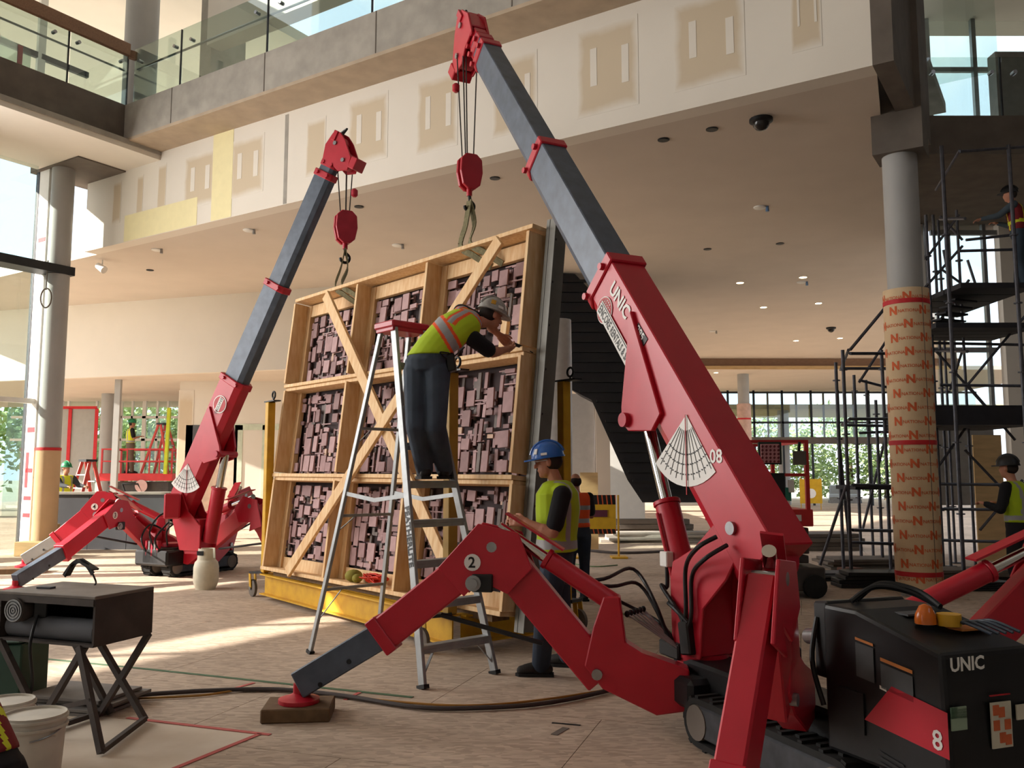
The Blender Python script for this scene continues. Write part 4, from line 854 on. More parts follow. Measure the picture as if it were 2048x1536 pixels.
m = MB(); m.frame(c+bF['cs']*.009, x*.1, y*.04, bF['cs']*.001); m.build('sticker_band', M_white2, far); m = MB(); m.text('ENCORE', c+bF['cs']*.012-x*.095-y*.022, x, y, .065, bold=.01); m.build('sticker_lettering', M_blk2, far)
blkF = P(691, 453, 11.8)
def fallf(px, py): return P(px, py, 11.8)
hook(far, [fallf(675, 335), fallf(693, 330), fallf(694, 330), fallf(706, 330)], blkF, V((.45, -.89, 0)), 1.18, M_redwarm, fallf(709, 386))
# far crane outriggers
RB = LF_(-.25, -.42, .34); FB = F(30, 1180, .09); FB = V((FB.x, FB.y, .09))
def pb(px, py): return vplane(px, py, RB, FB)
leg(far, RB, pb(312, 1062), pb(232, 1020), FB, M_red, M_boom, '3', inner=.42, scale=1.15)
RC = LF_(.3, -.42, .34); FC = F(48, 1134, .09)
def pc(px, py): return vplane(px, py, RC, FC)
leg(far, RC, RC+V((-.12, .03, .5)), pc(210, 1000), FC, M_red, mat('grey_inner_leg', '8b8882', .5, .3), '4', inner=.4, scale=1.15, pedal=False)
RD = LF_(-.05, .42, .34); FD = F(590, 1175, .06); leg(far, RD, RD+V((.22, .0, .6)), P(508, 1012, 12.95), V((-3.25, 13.0, .06)), M_red, M_boom, None, scale=1.15)
RE = LF_(.45, .42, .34); leg(far, RE, RE+V((.1, .2, .55)), P(482, 990, 15.2), P(560, 1100, 16.2)*1, M_red, M_boom, None, scale=1.2)
hoses(far, [[LF_(-.4, .05, .4), LF_(-.48, .0, .7), LF_(-.3, .0, .95), LF_(-.1, .1, 1.0)], [LF_(-.4, .15, .4), LF_(-.5, .15, .6), LF_(-.3, .2, .85)], [LF_(-.42, -.1, .35), LF_(-.5, -.15, .6), LF_(-.3, -.2, .8), LF_(-.1, -.1, .7)], [LF_(-.35, .25, .5), LF_(-.4, .3, .75), LF_(-.1, .3, .9)]], .014)
for k_ in range(5):
    a_ = LF_(-.42, -.1+.06*k_, .45); m = MB(); m.frame(a_, dF*.03, nF*.02, UP*.12); m.build('valve', M_steel if k_ % 2 else M_redwarm, far, bevel=.006)
# timber pads under the outrigger feet
def pad(c, rz, lab, sx=.42, sy=.3, mt=None): m = MB(); m.box(V((c.x, c.y, .044)), sx, sy, .088, rz); m.build('timber_pad', mt or M_woodd, label=lab, cat='timber pad', bevel=.008, group='outrigger pads')
pad(FA, .1, 'worn timber pad under the near crane front foot', .44, .34)
pad(FC, .2, 'thin timber pad under the grey outrigger at far left', .6, .5)
pad(FB, .2, 'timber pad under the far crane front foot behind the saw table', .5, .4)
c = F(120, 1115)+V((.1, .3, 0)); m = MB(); m.box(c+UP*.14-V((.6, 0, 0)), 1.0, .3, .28, -.1); m.build('timber_block', M_ply, label='pale timber block on the floor beside the cardboard wrapped column', cat='timber', bevel=.01)
# ================================================================== CRATED MURAL ON ITS DOLLY
A0 = V((-3.03, 11.5, .36)); A1 = V((.07, 7.86, .34)); CX = (A1-A0).normalized(); CY = V((.30, .26, 3.56)).normalized(); CYo = CY
CN_ = CX.cross(CY).normalized()
if CN_.y > 0: CN_ = -CN_
CW = (A1-A0).length; CH = 3.57
def cp(s, r, n=0.0): return A0+CX*s+CY*r+CN_*n
def cpx(px, py, n=0.0):      # pixel on the crate plane offset n
    d = ray(px, py); o = V((0, 0, CAMZ)); p = A0+CN_*n; return o+d*((p-o).dot(CN_)/d.dot(CN_))
def csr(px, py, n=0.0): q = cpx(px, py, n)-A0; return q.dot(CX), q.dot(CY)
crate = thing('timber_crate', 'tall leaning spruce crate frame holding the mosaic mural', 'crate', cp(CW/2, 0))
DEP = .24; TH = .042
def board(s0, r0, s1, r1, n0, n1, w=TH, mt=None, name='board'):
    m = MB(); p, q = cp(s0, r0, (n0+n1)/2), cp(s1, r1, (n0+n1)/2); m.beam(p, q, w, n1-n0, up=CN_); return m.build(name, mt or M_wood, crate, bevel=.003)
rows = [0, CH*.337, CH*.665, CH]; cols = [0, CW*.34, CW*.645, CW]
for i, r in enumerate(rows):
    board(-.01, r+(TH/2 if i == 0 else -TH/2 if i == 3 else 0), CW+.01, r+(TH/2 if i == 0 else -TH/2 if i == 3 else 0), -.02, DEP)
    if 0 < i < 3: board(0, r-TH*1.05, CW, r-TH*1.05, -.02, DEP-.03)
    if i < 3:
        for j in range(3): board(cols[j]+.06, r+.1, cols[j+1]-.06, r+.1, -.02, .02, .16, name='cleat') if i == 0 else None
        for j, s in enumerate(cols):
            ss = s+(TH/2 if j == 0 else -TH/2 if j == 3 else 0)+(.03*(1-i) if j in (0, 3) else 0)
            board(ss, r+TH, ss, rows[i+1]-TH*1.4, -.02, DEP)
            if j < 3: board(ss+.07, r+TH, ss+.07, rows[i+1]-TH*1.5, -.02, .05, .1, name='cleat')
for j in range(3): board(cols[j]+.06, CH-.14, cols[j+1]-.06, CH-.14, -.02, .04, .16, name='cleat')
def brace(px0, py0, px1, py1, n, w=.14, name='diagonal_brace'):
    p, q = cpx(px0, py0, n), cpx(px1, py1, n); m = MB(); m.beam(p, q, w, .04, up=CN_); return m.build(name, M_wood, crate, bevel=.003)
brace(652, 590, 888, 1120, DEP+.022); brace(1000, 480, 575, 1145, DEP+.066)
brace(1012, 640, 1004, 708, DEP-.02, .09, 'short_strut')
for px, py, px1, py1 in ((1105, 458, 1046, 1232),):
    p, q = cp(CW+.08, CH+.06, .0), cp(CW+.08, -.12, .0)
    m = MB(); m.beam(p, q, .04, .22, up=CN_); m.beam(p+CX*.05+CN_*.1, q+CX*.05+CN_*.1, .1, .012, up=CN_); m.build('steel_channel', mat('galvanised_channel', '77756f', .5, .4, var=.1), crate)
    for k in range(9):
        c = p.lerp(q, .05+k*.11)+CX*.02; m = MB(); m.cyl(c+CN_*.05+CX*.02, c+CN_*.05+CX*.035, .012, n=8); m.build('channel_bolt', M_black, crate)
# mural: recessed mosaic of ceramic plates on rods, in nine bays
mural = thing('mosaic_mural', 'mauve ceramic relief mural of linked plates inside the crate', 'artwork', cp(CW/2, .06))
M_tile = [mat('mauve_ceramic_a', 'a07e7e', .7, var=.12, scale=9), mat('mauve_ceramic_b', 'b39191', .7, var=.1, scale=9), mat('mauve_ceramic_c', '8c6d6c', .7, var=.12, scale=9), mat('grey_ceramic', '7c726e', .75, var=.15, scale=9), mat('pale_ceramic', 'd7b49b', .7, var=.08)]
M_back = mat('gap_shade', '38292a', .85, var=.2)
rt = random.Random(21)
m = MB(); m.frame(cp(CW/2, CH/2, -.06), CX*CW*.495, CY*CH*.495, CN_*.012); m.build('gap_shade_sheet', M_back, mural)  # added sheet, its dark colour stands in for shade between the plates
tiles = []; small = MB()
for i in range(3):
    for j in range(3):
        s0, s1, r0, r1 = cols[j]+.13, cols[j+1]-.08, rows[i]+(.2 if i == 0 else .06), rows[i+1]-(.24 if i == 2 else .1)
        # columns of the relief
        s = s0
        while s < s1-.05:
            w = rt.choice((.045, .06, .11, .14, .16)); w = min(w, s1-s); r = r0; big = w > .1
            while r < r1-.04:
                h = rt.choice((.13, .18, .22, .07)) if big else rt.choice((.15, .24, .3, .1)); h = min(h, r1-r)
                tiles.append((w*h, s+w/2, r+h/2, w-.012, h-.02, rt.uniform(.0, .035) if big else rt.uniform(-.02, .01), rt.choice((0, 1, 1, 2, 0)) if big else rt.choice((0, 2, 3, 1)), rt.uniform(-.05, .05)))
                r += h+(rt.choice((.0, .03, .1, .16)) if big else rt.choice((.0, .02, .05)))
            s += w+rt.choice((.015, .03, .05))
        # small bricks and rods behind
        for _ in range(150):
            s_, r_ = rt.uniform(s0, s1-.04), rt.uniform(r0, r1-.03); w, h = rt.choice(((.05, .08), (.09, .04), (.04, .14), (.07, .07)))
            small.frame(cp(s_+.02, r_, rt.uniform(-.05, -.03)), CX*w/2, CY*h/2, CN_*.012, rt.choice((0, 1, 2, 2, 3, 3, 4 if rt.random() < .3 else 2)))
        for _ in range(26):
            s_, r_ = rt.uniform(s0, s1-.2), rt.uniform(r0, r1); small.frame(cp(s_+.09, r_, -.005), CX*.11, CY*.006, CN_*.006, 1)
tiles.sort(reverse=True)
for k, (_, s, r, w, h, n, mi, tw_) in enumerate(tiles):
    cx_ = CX*math.cos(tw_)+CY*math.sin(tw_); cy_ = CY*math.cos(tw_)-CX*math.sin(tw_)
    if k < 300:
        m = MB(); m.frame(cp(s, r, n), cx_*w/2, cy_*h/2, CN_*.009); m.build('ceramic_plate', M_tile[mi], mural)
    else: small.frame(cp(s, r, n), cx_*w/2, cy_*h/2, CN_*.009, mi)
o = small.build('small_ceramic_pieces', M_tile, mural); o['kind'] = 'stuff'
# slings from the hooks to the crate top
def sl(hookc, sA, lab, sB):
    q = cp(sA, CH+.02, .1); e = cp(sA+.28, CH-.22, .04); h1 = hookc-UP*.32
    h2 = V(h1)
    sling('lifting_sling', lab, h1, [[h1, h1.lerp(q, .5)+V((-.05, 0, 0)), q+CX*-.06+CN_*.1, cp(sA+.12, CH-.1, .16), e], [h1, h1.lerp(q, .5)+V((.04, 0, 0)), q+CX*.1+CN_*.1, cp(sA+.3, CH-.1, .16), e+CX*.18]], .07)
sl(blkN, csr(944, 512, .1)[0], 'olive webbing sling from the right hook block to the crate top', 0)
sl(blkF, csr(690, 578, .1)[0], 'olive webbing sling from the left hook block to the crate top', 0)
m = MB(); rr = random.Random(5)      # straps and bag on the crate's bottom board
b0 = csr(705, 1150, .15)
for k, (px, py, lab, mt, n_) in enumerate(((748, 1152, 'crumpled bright orange-red strap on the crate bottom board', mat('orange_red_strap', 'd8381f', .7, var=.1), 9), (706, 1150, 'small olive yellow bag of fixings on the crate bottom board', mat('olive_bag', '8d8433', .8, var=.2), 5))):
    s, r = csr(px, py, .15); m = MB()
    if k == 0:
        for q in range(n_):
            a = [cp(s+rr.uniform(-.2, .2), TH+.02+rr.uniform(0, .1), .12+rr.uniform(-.06, .08)) for _ in range(4)]; c_ = crom(a, 4)
            for i in range(len(c_)-1): m.beam(c_[i], c_[i+1], .05, .006, up=(rr.random(), rr.random(), 1))
    else: m.ell(cp(s, TH+.07, .14), .1, .08, .07, 10, 7); m.ell(cp(s+.08, TH+.05, .14), .06, .06, .05, 10, 7)
    m.build('strap' if k == 0 else 'bag', mt, smooth=True, label=lab, cat='strap' if k == 0 else 'bag')
# dolly
DB = V((.757, .653, 0)); G0 = F(530, 1197); G1 = F(905, 1303); DXd = (G1-G0).normalized()
dolly = thing('steel_dolly', 'yellow steel beam dolly with corner posts carrying the crate', 'dolly', (G0+G1)/2)
DBp = V((-DXd.y, DXd.x, 0)); DBp = DBp if DBp.y > 0 else -DBp
def ibeam(p, q, z0=.06, h=.26, b=.16, name='base_beam'):
    d = (q-p).normalized(); m = MB(); m.beam(p+UP*(z0+h/2), q+UP*(z0+h/2), .014, h); m.beam(p+UP*(z0+.008), q+UP*(z0+.008), b, .016); m.beam(p+UP*(z0+h-.008), q+UP*(z0+h-.008), b, .016)
    return m.build(name, M_yellow, dolly)
DD = 1.35
ibeam(G0, G1); ibeam(G0+DBp*DD, G1+DBp*DD); ibeam(G0+DBp*.09, G0+DBp*(DD-.09)); ibeam(G1+DBp*.09, G1+DBp*(DD-.09)); ibeam(G0.lerp(G1, .5)+DBp*.09, G0.lerp(G1, .5)+DBp*(DD-.09))
for k, c in enumerate((G0, G1, G0+DBp*DD, G1+DBp*DD)):
    if k == 1: c = c+DXd*-.05
    m = MB(); m.box(c+UP*(.33+1.1)+DBp*(.0 if k < 2 else 0), .1, .1, 2.2, math.atan2(DXd.y, DXd.x)); m.build('corner_post', M_yellow if k != 1 else mat('stained_yellow_post', '8a6a28', .6, var=.35, scale=5, hex2='a8812e'), dolly, bevel=.006)
    m = MB(); m.frame(c+UP*2.54+DXd*.06, DXd*.16, DBp*.05, UP*.008); m.build('post_cap_plate', M_black, dolly)
    m = MB(); e = c+UP*2.62+DXd*.1; m.tube([e+(DXd*math.cos(a)+UP*math.sin(a))*.045 for a in [i*math.pi/6 for i in range(13)]], .012); m.cyl(e-UP*.08, e-UP*.045, .012, n=8); m.build('eye_bolt', M_black, dolly, smooth=True)
    # caster on an arm
    sx = -1 if k in (0, 2) else 1; o_ = c+DXd*sx*.32-DBp*(.05 if k < 2 else -.05)
    if k in (1, 3): o_ = c-DXd*.1-DBp*(.25 if k == 1 else -.25)
    m = MB(); m.beam(c+UP*.33+DXd*sx*.03, o_+UP*.31, .1, .03); m.build('caster_arm', M_blackpl, dolly)
    m = MB()
    for s in (-.035, .035): m.beam(o_+UP*.3+DBp*s, o_+UP*.11+DBp*s+DXd*.03, .01, .06, up=DXd)
    m.build('caster_fork', M_yellow, dolly)
    m = MB(); wc = o_+UP*.11+DXd*.03; m.lathe(wc-DBp*.025, [(.085, 0), (.11, .008), (.11, .042), (.085, .05)], 22, DBp); m.build('caster_wheel', M_concd, dolly, smooth=True)
    m = MB(); m.cyl(wc-DBp*.045, wc+DBp*.045, .022, n=10); m.build('wheel_hub', M_steel, dolly)
m = MB(); m.beam(cp(.2, -.03, .05), cp(CW-.2, -.03, .05), .2, .06); m.build('bearer_timber', M_woodd, label='dark timber bearer under the crate on the dolly', cat='timber')
for k, s in enumerate((.8, 2.4, 4.0)):
    m = MB(); m.beam(cp(s, -.08, -.4)*1, cp(s, -.08, .5), .1, .045); 
# ================================================================== STEPLADDER
LA, LB, LC_ = F(846, 1378), F(990, 1348), F(620, 1307); LDd = (LB-LA); LDD = LC_+LDd; apex = (LA+LB+LC_+LDD)/4; zt2 = P(795, 648, apex.y).z
lad = thing('stepladder', 'tall silver aluminium stepladder with red top cap in front of the crate', 'ladder', (LA+LB+LC_+LDD)/4)
ld = LDd.normalized(); lw = .15; topA, topB = apex-ld*lw+UP*(zt2-.06), apex+ld*lw+UP*(zt2-.06)
fd = ((LA+LB)/2-apex); fd.z = 0; fd.normalize()
RL = {}
for nm_, b, t_ in (('fa', LA, topA+fd*.1), ('fb', LB, topB+fd*.1), ('ba', LC_, topA-fd*.1), ('bb', LDD, topB-fd*.1)):
    RL[nm_] = (b, t_); m = MB(); wdt = .075 if nm_[0] == 'f' else .05
    m.beam(b, t_, .03, wdt, up=fd); m.build('rail', M_alu, lad, bevel=.004)
    m = MB(); m.beam(b, b+(t_-b).normalized()*.03, .05, wdt+.02, up=fd); m.build('rail_foot', M_blackpl, lad)
for k in range(8):
    f = (k+.92)/9.2
    if k == 7: f = .93*.95
    p, q = RL['fa'][0].lerp(RL['fa'][1], f), RL['fb'][0].lerp(RL['fb'][1], f); m = MB(); m.beam(p, q, .085, .03); m.beam(p-UP*.02+fd*.035, q-UP*.02+fd*.035, .006, .05); m.build('step', M_alu, lad, bevel=.003)
for f in (.2, .43, .7):
    p, q = RL['ba'][0].lerp(RL['ba'][1], f), RL['bb'][0].lerp(RL['bb'][1], f); m = MB(); m.beam(p, q, .03, .025); m.build('rear_brace', M_alu, lad)
    m = MB(); m.beam(p.lerp(q, .3), p+(RL['ba'][0]-p).normalized()*.3*(1 if f < .3 else .5), .018, .006); m.build('rear_gusset', M_alu, lad)
for a, b in (('fa', 'ba'), ('fb', 'bb')):
    p, q = RL[a][0].lerp(RL[a][1], .5), RL[b][0].lerp(RL[b][1], .5); md = (p+q)/2-UP*.05
    m = MB(); m.beam(p, md, .012, .035); m.build('spreader', M_alu, lad); m = MB(); m.beam(md, q, .012, .035); m.build('spreader', M_alu, lad)
for a, b in (('fa', 'fb'), ('fb', 'fa')):
    p = RL[a][0].lerp(RL[a][1], .02); q = RL[a][0].lerp(RL[a][1], .1).lerp(RL[b][0].lerp(RL[b][1], .1), .22); m = MB(); m.beam(p+UP*.02, q, .02, .008); m.build('foot_brace', M_alu, lad)
m = MB(); m.frame(apex+UP*(zt2-.03), ld*.2, fd*.15, UP*.03); m.build('top_cap', M_redwarm, lad, bevel=.012)
m = MB(); m.frame(apex+UP*(zt2-.07), ld*.185, fd*.135, UP*.02); m.build('cap_skirt', M_redwarm, lad, bevel=.006)
b, t_ = RL['fa']; xd = (b-t_).normalized(); nf = fd; yd = nf.cross(xd)
m = MB(); m.text('FEATHERLITE', b.lerp(t_, .47)+V((-.03, -.03, 0))*0+fd*.0, xd, yd, .075, bold=.01); 
side = -ld; yd2 = side.cross(xd)
m = MB(); m.text('FEATHERLITE', b.lerp(t_, .47)+side*.018-yd2*.03, xd, yd2, .082, bold=.03); m.build('maker_lettering', M_blk2, lad)
# ================================================================== THINGS ON THE FLOOR
def floorstrip(p, q, w, mt, name, lab, cat='tape', z=.002):
    m = MB(); m.beam(p+UP*z, q+UP*z, w, .003); return m.build(name, mt, label=lab, cat=cat)
floorstrip(F(70, 1316), F(290, 1338), .035, M_greentape, 'tape_line', 'green tape line on floor, left length behind the saw table')
floorstrip(F(290, 1338), F(825, 1395), .04, M_greentape, 'tape_line', 'green tape line on floor running to the near crane foot')
M_pinktape = mat('faded_red_tape', 'c4625c', .8, var=.1)
floorstrip(F(255, 1436), F(540, 1470), .035, M_pinktape, 'tape_line', 'faded red tape line on floor, far edge of the pale sheet')
floorstrip(F(520, 1468), F(330, 1545), .035, M_pinktape, 'tape_line', 'faded red tape line on floor, near edge of the pale sheet')
floorstrip(F(690, 1400), F(720, 1385), .03, M_pinktape, 'tape_line', 'short pink tape mark behind the near crane foot')
floorstrip(F(508, 1366), F(465, 1378), .03, M_pinktape, 'tape_line', 'short pink tape mark on floor left of the near crane foot')
floorstrip(F(1104, 1446), F(1161, 1451), .02, M_black, 'tape_line', 'short dark pencil line on floor left of the crawler track')
floorstrip(F(1108, 1470), F(1132, 1456), .045, M_concd, 'tape_line', 'dark grey tape stub on floor under the pencil line')
M_sheet = mat('pale_painted_sheet', 'cdbba5', .75, var=.12, scale=2.5, hex2='ddcfbd')
m = MB(); pts = [F(110, 1422), F(250, 1440), F(512, 1470), F(300, 1560), F(40, 1560)]; m.loft([[p+UP*.0005 for p in pts], [p+UP*.003 for p in pts]]); m.build('floor_sheet', M_sheet, label='pale painted sheet on the floor inside red tape under the saw table', cat='sheet')
m = MB(); m.tube([F(275, 1390, .02), F(420, 1381, .02), F(560, 1379, .02), F(690, 1392, .02), F(830, 1414, .02), F(950, 1416, .02), F(1100, 1405, .02), F(1250, 1372, .02), F(1330, 1340, .02)], .016); m.build('hose', mat('dark_hose', '4a4240', .7), smooth=True, label='dark hose lying across the floor under the outrigger', cat='hose')
m = MB(); m.tube([F(270, 1397, .012), F(400, 1391, .012), F(500, 1379, .012), F(640, 1386, .012), F(780, 1402, .012), F(930, 1411, .012), F(1080, 1400, .012), F(1240, 1375, .012)], .008); m.build('extension_cord', mat('orange_cord', 'a87a35', .6), smooth=True, label='thin tan orange extension cord beside the dark hose', cat='cord')
m = MB(); m.tube([F(1165, 1100, .02), F(1240, 1106, .02), F(1330, 1103, .02), F(1390, 1100, .02)], .03); m.build('hose', mat('dark_hose', '4a4240', .7), smooth=True, label='thick dark hose on the floor behind the blue-helmet worker', cat='hose')
for k, (a, b, lab) in enumerate((((1150, 1180), (1345, 1265), 'thin green cord on the floor left of the crane column'), ((1140, 1126), (1235, 1130), 'pale green cord on the floor near the yellow barrier'))):
    m = MB(); m.tube([F(*a, .01), F((a[0]+b[0])/2, (a[1]+b[1])/2+5, .01), F(*b, .01)], .01); m.build('cord', mat('green_cord', '6f8a60', .6), smooth=True, label=lab, cat='cord')
# propane tank
c = F(411, 1178); t = thing('propane_tank', 'off-white propane tank standing beside the far crane', 'gas tank', c)
M_tank = mat('worn_white_tank', 'd9d2bd', .5, var=.12, scale=7)
m = MB(); m.lathe(c, [(.13, .0), (.14, .03), (.155, .06), (.172, .12), (.172, .3), (.155, .37), (.11, .42), (.03, .435)], 28); m.build('body', M_tank, t, smooth=True)
m = MB()
for a0, a1 in ((.5, 2.6), (3.6, 5.8)):
    rg = [[c+V((math.cos(a0+(a1-a0)*i/10)*r, math.sin(a0+(a1-a0)*i/10)*r, z)) for i in range(11)] for r, z in ((.125, .4), (.115, .56), (.105, .56), (.115, .4))]
    m.loft([list(x) for x in zip(*rg)])
m.build('collar', M_tank, t)
m = MB(); m.cyl(c+UP*.43, c+UP*.52, .03, n=10); m.build('valve', mat('brass', '8a7a52', .4, .8), t)
m = MB(); m.frame(c+V((-.05, -.118, .5)), V((.05, -.01, 0)), V((0, .002, 0)), UP*.03); m.build('label', M_blk2, t)
# saw table
zT = .86; T0, T1, T2 = F(2, 1181, zT), F(190, 1193, zT), F(306, 1173, zT); T3 = T0+(T2-T1); hB = .27
tab = thing('work_table', 'dusty dark steel box table on crossed legs at lower left', 'table', V(((T0+T2)/2).to_tuple()[:2]+(0,)))
M_dusty = mat('dusty_dark_steel', '4e4642', .7, .2, var=.25, scale=6, bump=.1); M_dustytop = mat('dusty_steel_top', '7a7068', .6, .2, var=.2, scale=5)
def quadbox(a, b, c_, d, z0, z1): return [[V((p.x, p.y, z0)) for p in (a, b, c_, d)], [V((p.x, p.y, z1)) for p in (a, b, c_, d)]]
ctr = (T0+T1+T2+T3)/4
def gro(p, f): return ctr+(p-ctr)*f
m = MB(); m.loft(quadbox(gro(T0, 1.02), gro(T1, 1.02), gro(T2, 1.02), gro(T3, 1.02), zT-.022, zT)); m.build('table_top', M_dustytop, tab, bevel=.004)
for a, b, nm_ in ((T1, T2, 'side_panel'), (T0, T3, 'side_panel'), (T3, T2, 'back_panel')):
    m = MB(); m.beam(V((a.x, a.y, zT-.02-hB/2)), V((b.x, b.y, zT-.02-hB/2)), .015, hB); m.build(nm_, M_dusty, tab)
m = MB(); m.loft(quadbox(T0, T1, T2, T3, zT-.03-hB, zT-.015-hB)); m.build('bottom_shelf', M_dusty, tab)
m = MB(); m.beam(V((T0.x, T0.y, zT-.04)), V((T1.x, T1.y, zT-.04)), .02, .04); m.build('front_rail', M_dusty, tab)
xl = (T1-T0).normalized(); yl = (T2-T1).normalized()
zl = zT-.03-hB
feet = {'fr': F(266, 1506), 'fl': F(160, 1560), 'br': F(300, 1400)+V((.0, .1, 0)), 'bl': F(60, 1420)}
fl_ = T0*1; 
def gnd(p, z): return V((p.x, p.y, z))
pairs = [(gnd(T1, zl)+xl*-.12, gnd(T2, 0)+xl*-.1+yl*.12), (gnd(T2, zl), gnd(T1, 0)-xl*-.12-yl*.12), (gnd(T0, zl)+xl*.03, gnd(T3, 0)+xl*.05+yl*.1), (gnd(T3, zl), gnd(T0, 0)+xl*.05-yl*.12)]
pairs = [(gnd(T1, zl)-xl*.1, gnd(T1, 0)+xl*.22-yl*.12), (gnd(T1, zl)-xl*.08+yl*.02, gnd(T1, .0)-xl*.42-yl*.02), (gnd(T2, zl)-xl*.02, gnd(T2, 0)-xl*.4), (gnd(T3, zl)+xl*.05, gnd(T3, 0)+xl*.42+yl*.05), (gnd(T0, zl)+xl*.02, gnd(T0, 0)+xl*.45), (gnd(T2, zl)-xl*.5, gnd(T2, 0)-xl*.02)]
for a, b in pairs: m = MB(); m.beam(a, b+UP*.02, .035, .035, up=xl); m.build('leg', M_dusty, tab)
for a, b in ((pairs[0][1], pairs[5][1]), (pairs[1][1], pairs[2][1]), (pairs[1][1], pairs[4][1]), (pairs[0][0].lerp(pairs[0][1], .55), pairs[1][0].lerp(pairs[1][1], .75))):
    m = MB(); m.beam(a+UP*.03, b+UP*.03, .03, .03); m.build('stretcher', M_dusty, tab)
fr = gnd(T0, 0)
q = T0.lerp(T1, .2); q = V((q.x, q.y, zT-.11))-yl*.0+yl*.03; mo = thing('saw_motor', 'dusty round finned motor under the table top', 'motor', q)
m = MB(); m.cyl(q-yl*.06, q+yl*.16, .075, n=22); m.build('housing', M_dusty, mo, smooth=True)
m = MB()
for r in (.068, .05, .032, .014): m.lathe(q-yl*.062, [(r, 0), (r, -.006), (r-.008, -.006), (r-.008, 0)], 22, yl)
m.build('fan_grille', M_steel, mo)
m = MB(); m.box(q+xl*.12+yl*.05, .08, .08, .1, .1); m.build('switch_box', M_blackpl, mo, bevel=.006)
m = MB(); m.tube([q+xl*.13-UP*.03, q+xl*.15-UP*.2-yl*.06, q+xl*.12-UP*.45, q+xl*.06-UP*.6], .01); m.build('power_cord', M_hose, mo, smooth=True)
q0, q1 = gnd(T0, zT-.02-hB+.07)+xl*.03+yl*.09, gnd(T1, zT-.02-hB+.07)-xl*.03+yl*.09
m = MB(); m.cyl(q0, q1, .07, n=20); m.build('grey_tube', M_darkgrey, smooth=True, label='grey cylindrical tube lying inside the work table', cat='tube')
# headgear arch on the table top, dark offcut
q = F(150, 1168, zT); t = thing('face_shield', 'black arched face shield headgear lying on the work table', 'face shield', q)
m = MB(); arc = [q+xl*(-.12+.25*i/10)+UP*(.0+.15*math.sin(math.pi*(.1+.75*i/10)))+yl*.02 for i in range(11)]
for i in range(10): m.beam(arc[i], arc[i+1], .03, .008, up=yl)
m.build('crown_band', M_blackpl, t)
m = MB(); m.tube([arc[-1]-UP*.0, arc[-1]+xl*.03-UP*.05, q+xl*.17], .006); m.build('strap', M_blackpl, t, smooth=True)
m = MB(); m.beam(arc[5]+UP*.01, arc[10]+UP*.03+xl*.02, .06, .012); m.build('visor', M_blackpl, t); m = MB(); m.beam(arc[1]-UP*.03, arc[3], .05, .01); m.build('band_pad', M_blackpl, t)
q = F(92, 1177, zT); m = MB(); m.box(q+UP*.006, .1, .05, .012, -.2); m.build('offcut', M_darkgrey, label='small dark offcut on the left of the table top', cat='offcut')
# slabs on the floor, buckets, green panel
rs = random.Random(4)
for k in range(4):
    c = F(172, 1412)+V((rs.uniform(-.04, .04), rs.uniform(-.04, .04), 0)); m = MB(); m.box(c+UP*(.012+k*.027), .62, .42, .022, -.25+rs.uniform(-.08, .08))
    m.build('stone_slab', mat('grey_slab', '7d7772', .8, var=.12), label='thin grey slab on floor behind the table legs, %s of the stack of four' % ('lowest', 'second lowest', 'second highest', 'topmost')[k], cat='slab', group='grey slabs on the floor', bevel=.003)
def bucket(c, lab, s=1.0):
    t = thing('bucket', lab, 'bucket', c, 'white buckets'); M_b = mat('dirty_white_plastic', 'cfc8bb', .5, var=.12, scale=6)
    m = MB(); m.lathe(c, [(.0, .012), (.125*s, .012), (.148*s, .36*s), (.152*s, .36*s), (.13*s, 0), (.0, 0)][::-1], 28); m.build('shell', M_b, t, smooth=True)
    for z in (.3, .34): m = MB(); m.lathe(c, [(.142*s, z*s-.008), (.16*s, z*s-.006), (.16*s, z*s+.006), (.142*s, z*s+.008)], 28); m.build('rim_band', M_b, t, smooth=True)
    m = MB(); m.tube([c+V((.155*s*math.cos(a), .155*s*math.sin(a), .3*s-.05*abs(math.sin(a*1)))) for a in [-1.2+i*.3 for i in range(9)]], .004); m.build('handle', M_steel, t, smooth=True)
    m = MB()
    for i in range(5): m.box(c+V((-.02+.013*i, -.148*s, .14-.01*i)), .03, .004, .006, 0)
    m.build('label_print', mat('maroon_print', '5a2a34', .7), t)
c = F(62, 1571); bucket(c, 'dirty white plastic bucket in front of the table legs'); bucket(F(2, 1540)+V((-.05, .1, 0)), 'white bucket partly hidden at the left picture edge', .95)
p, q = F(-20, 1405), F(66, 1408); m = MB(); m.beam(p+UP*.22, q+UP*.22, .3, .42); m.beam(p+UP*.44, q+UP*.45, .34, .02); m.build('bin', mat('dark_green_plastic', '2f4a3c', .6, var=.15), label='dark green plastic bin behind the table legs at left edge', cat='bin', bevel=.01)
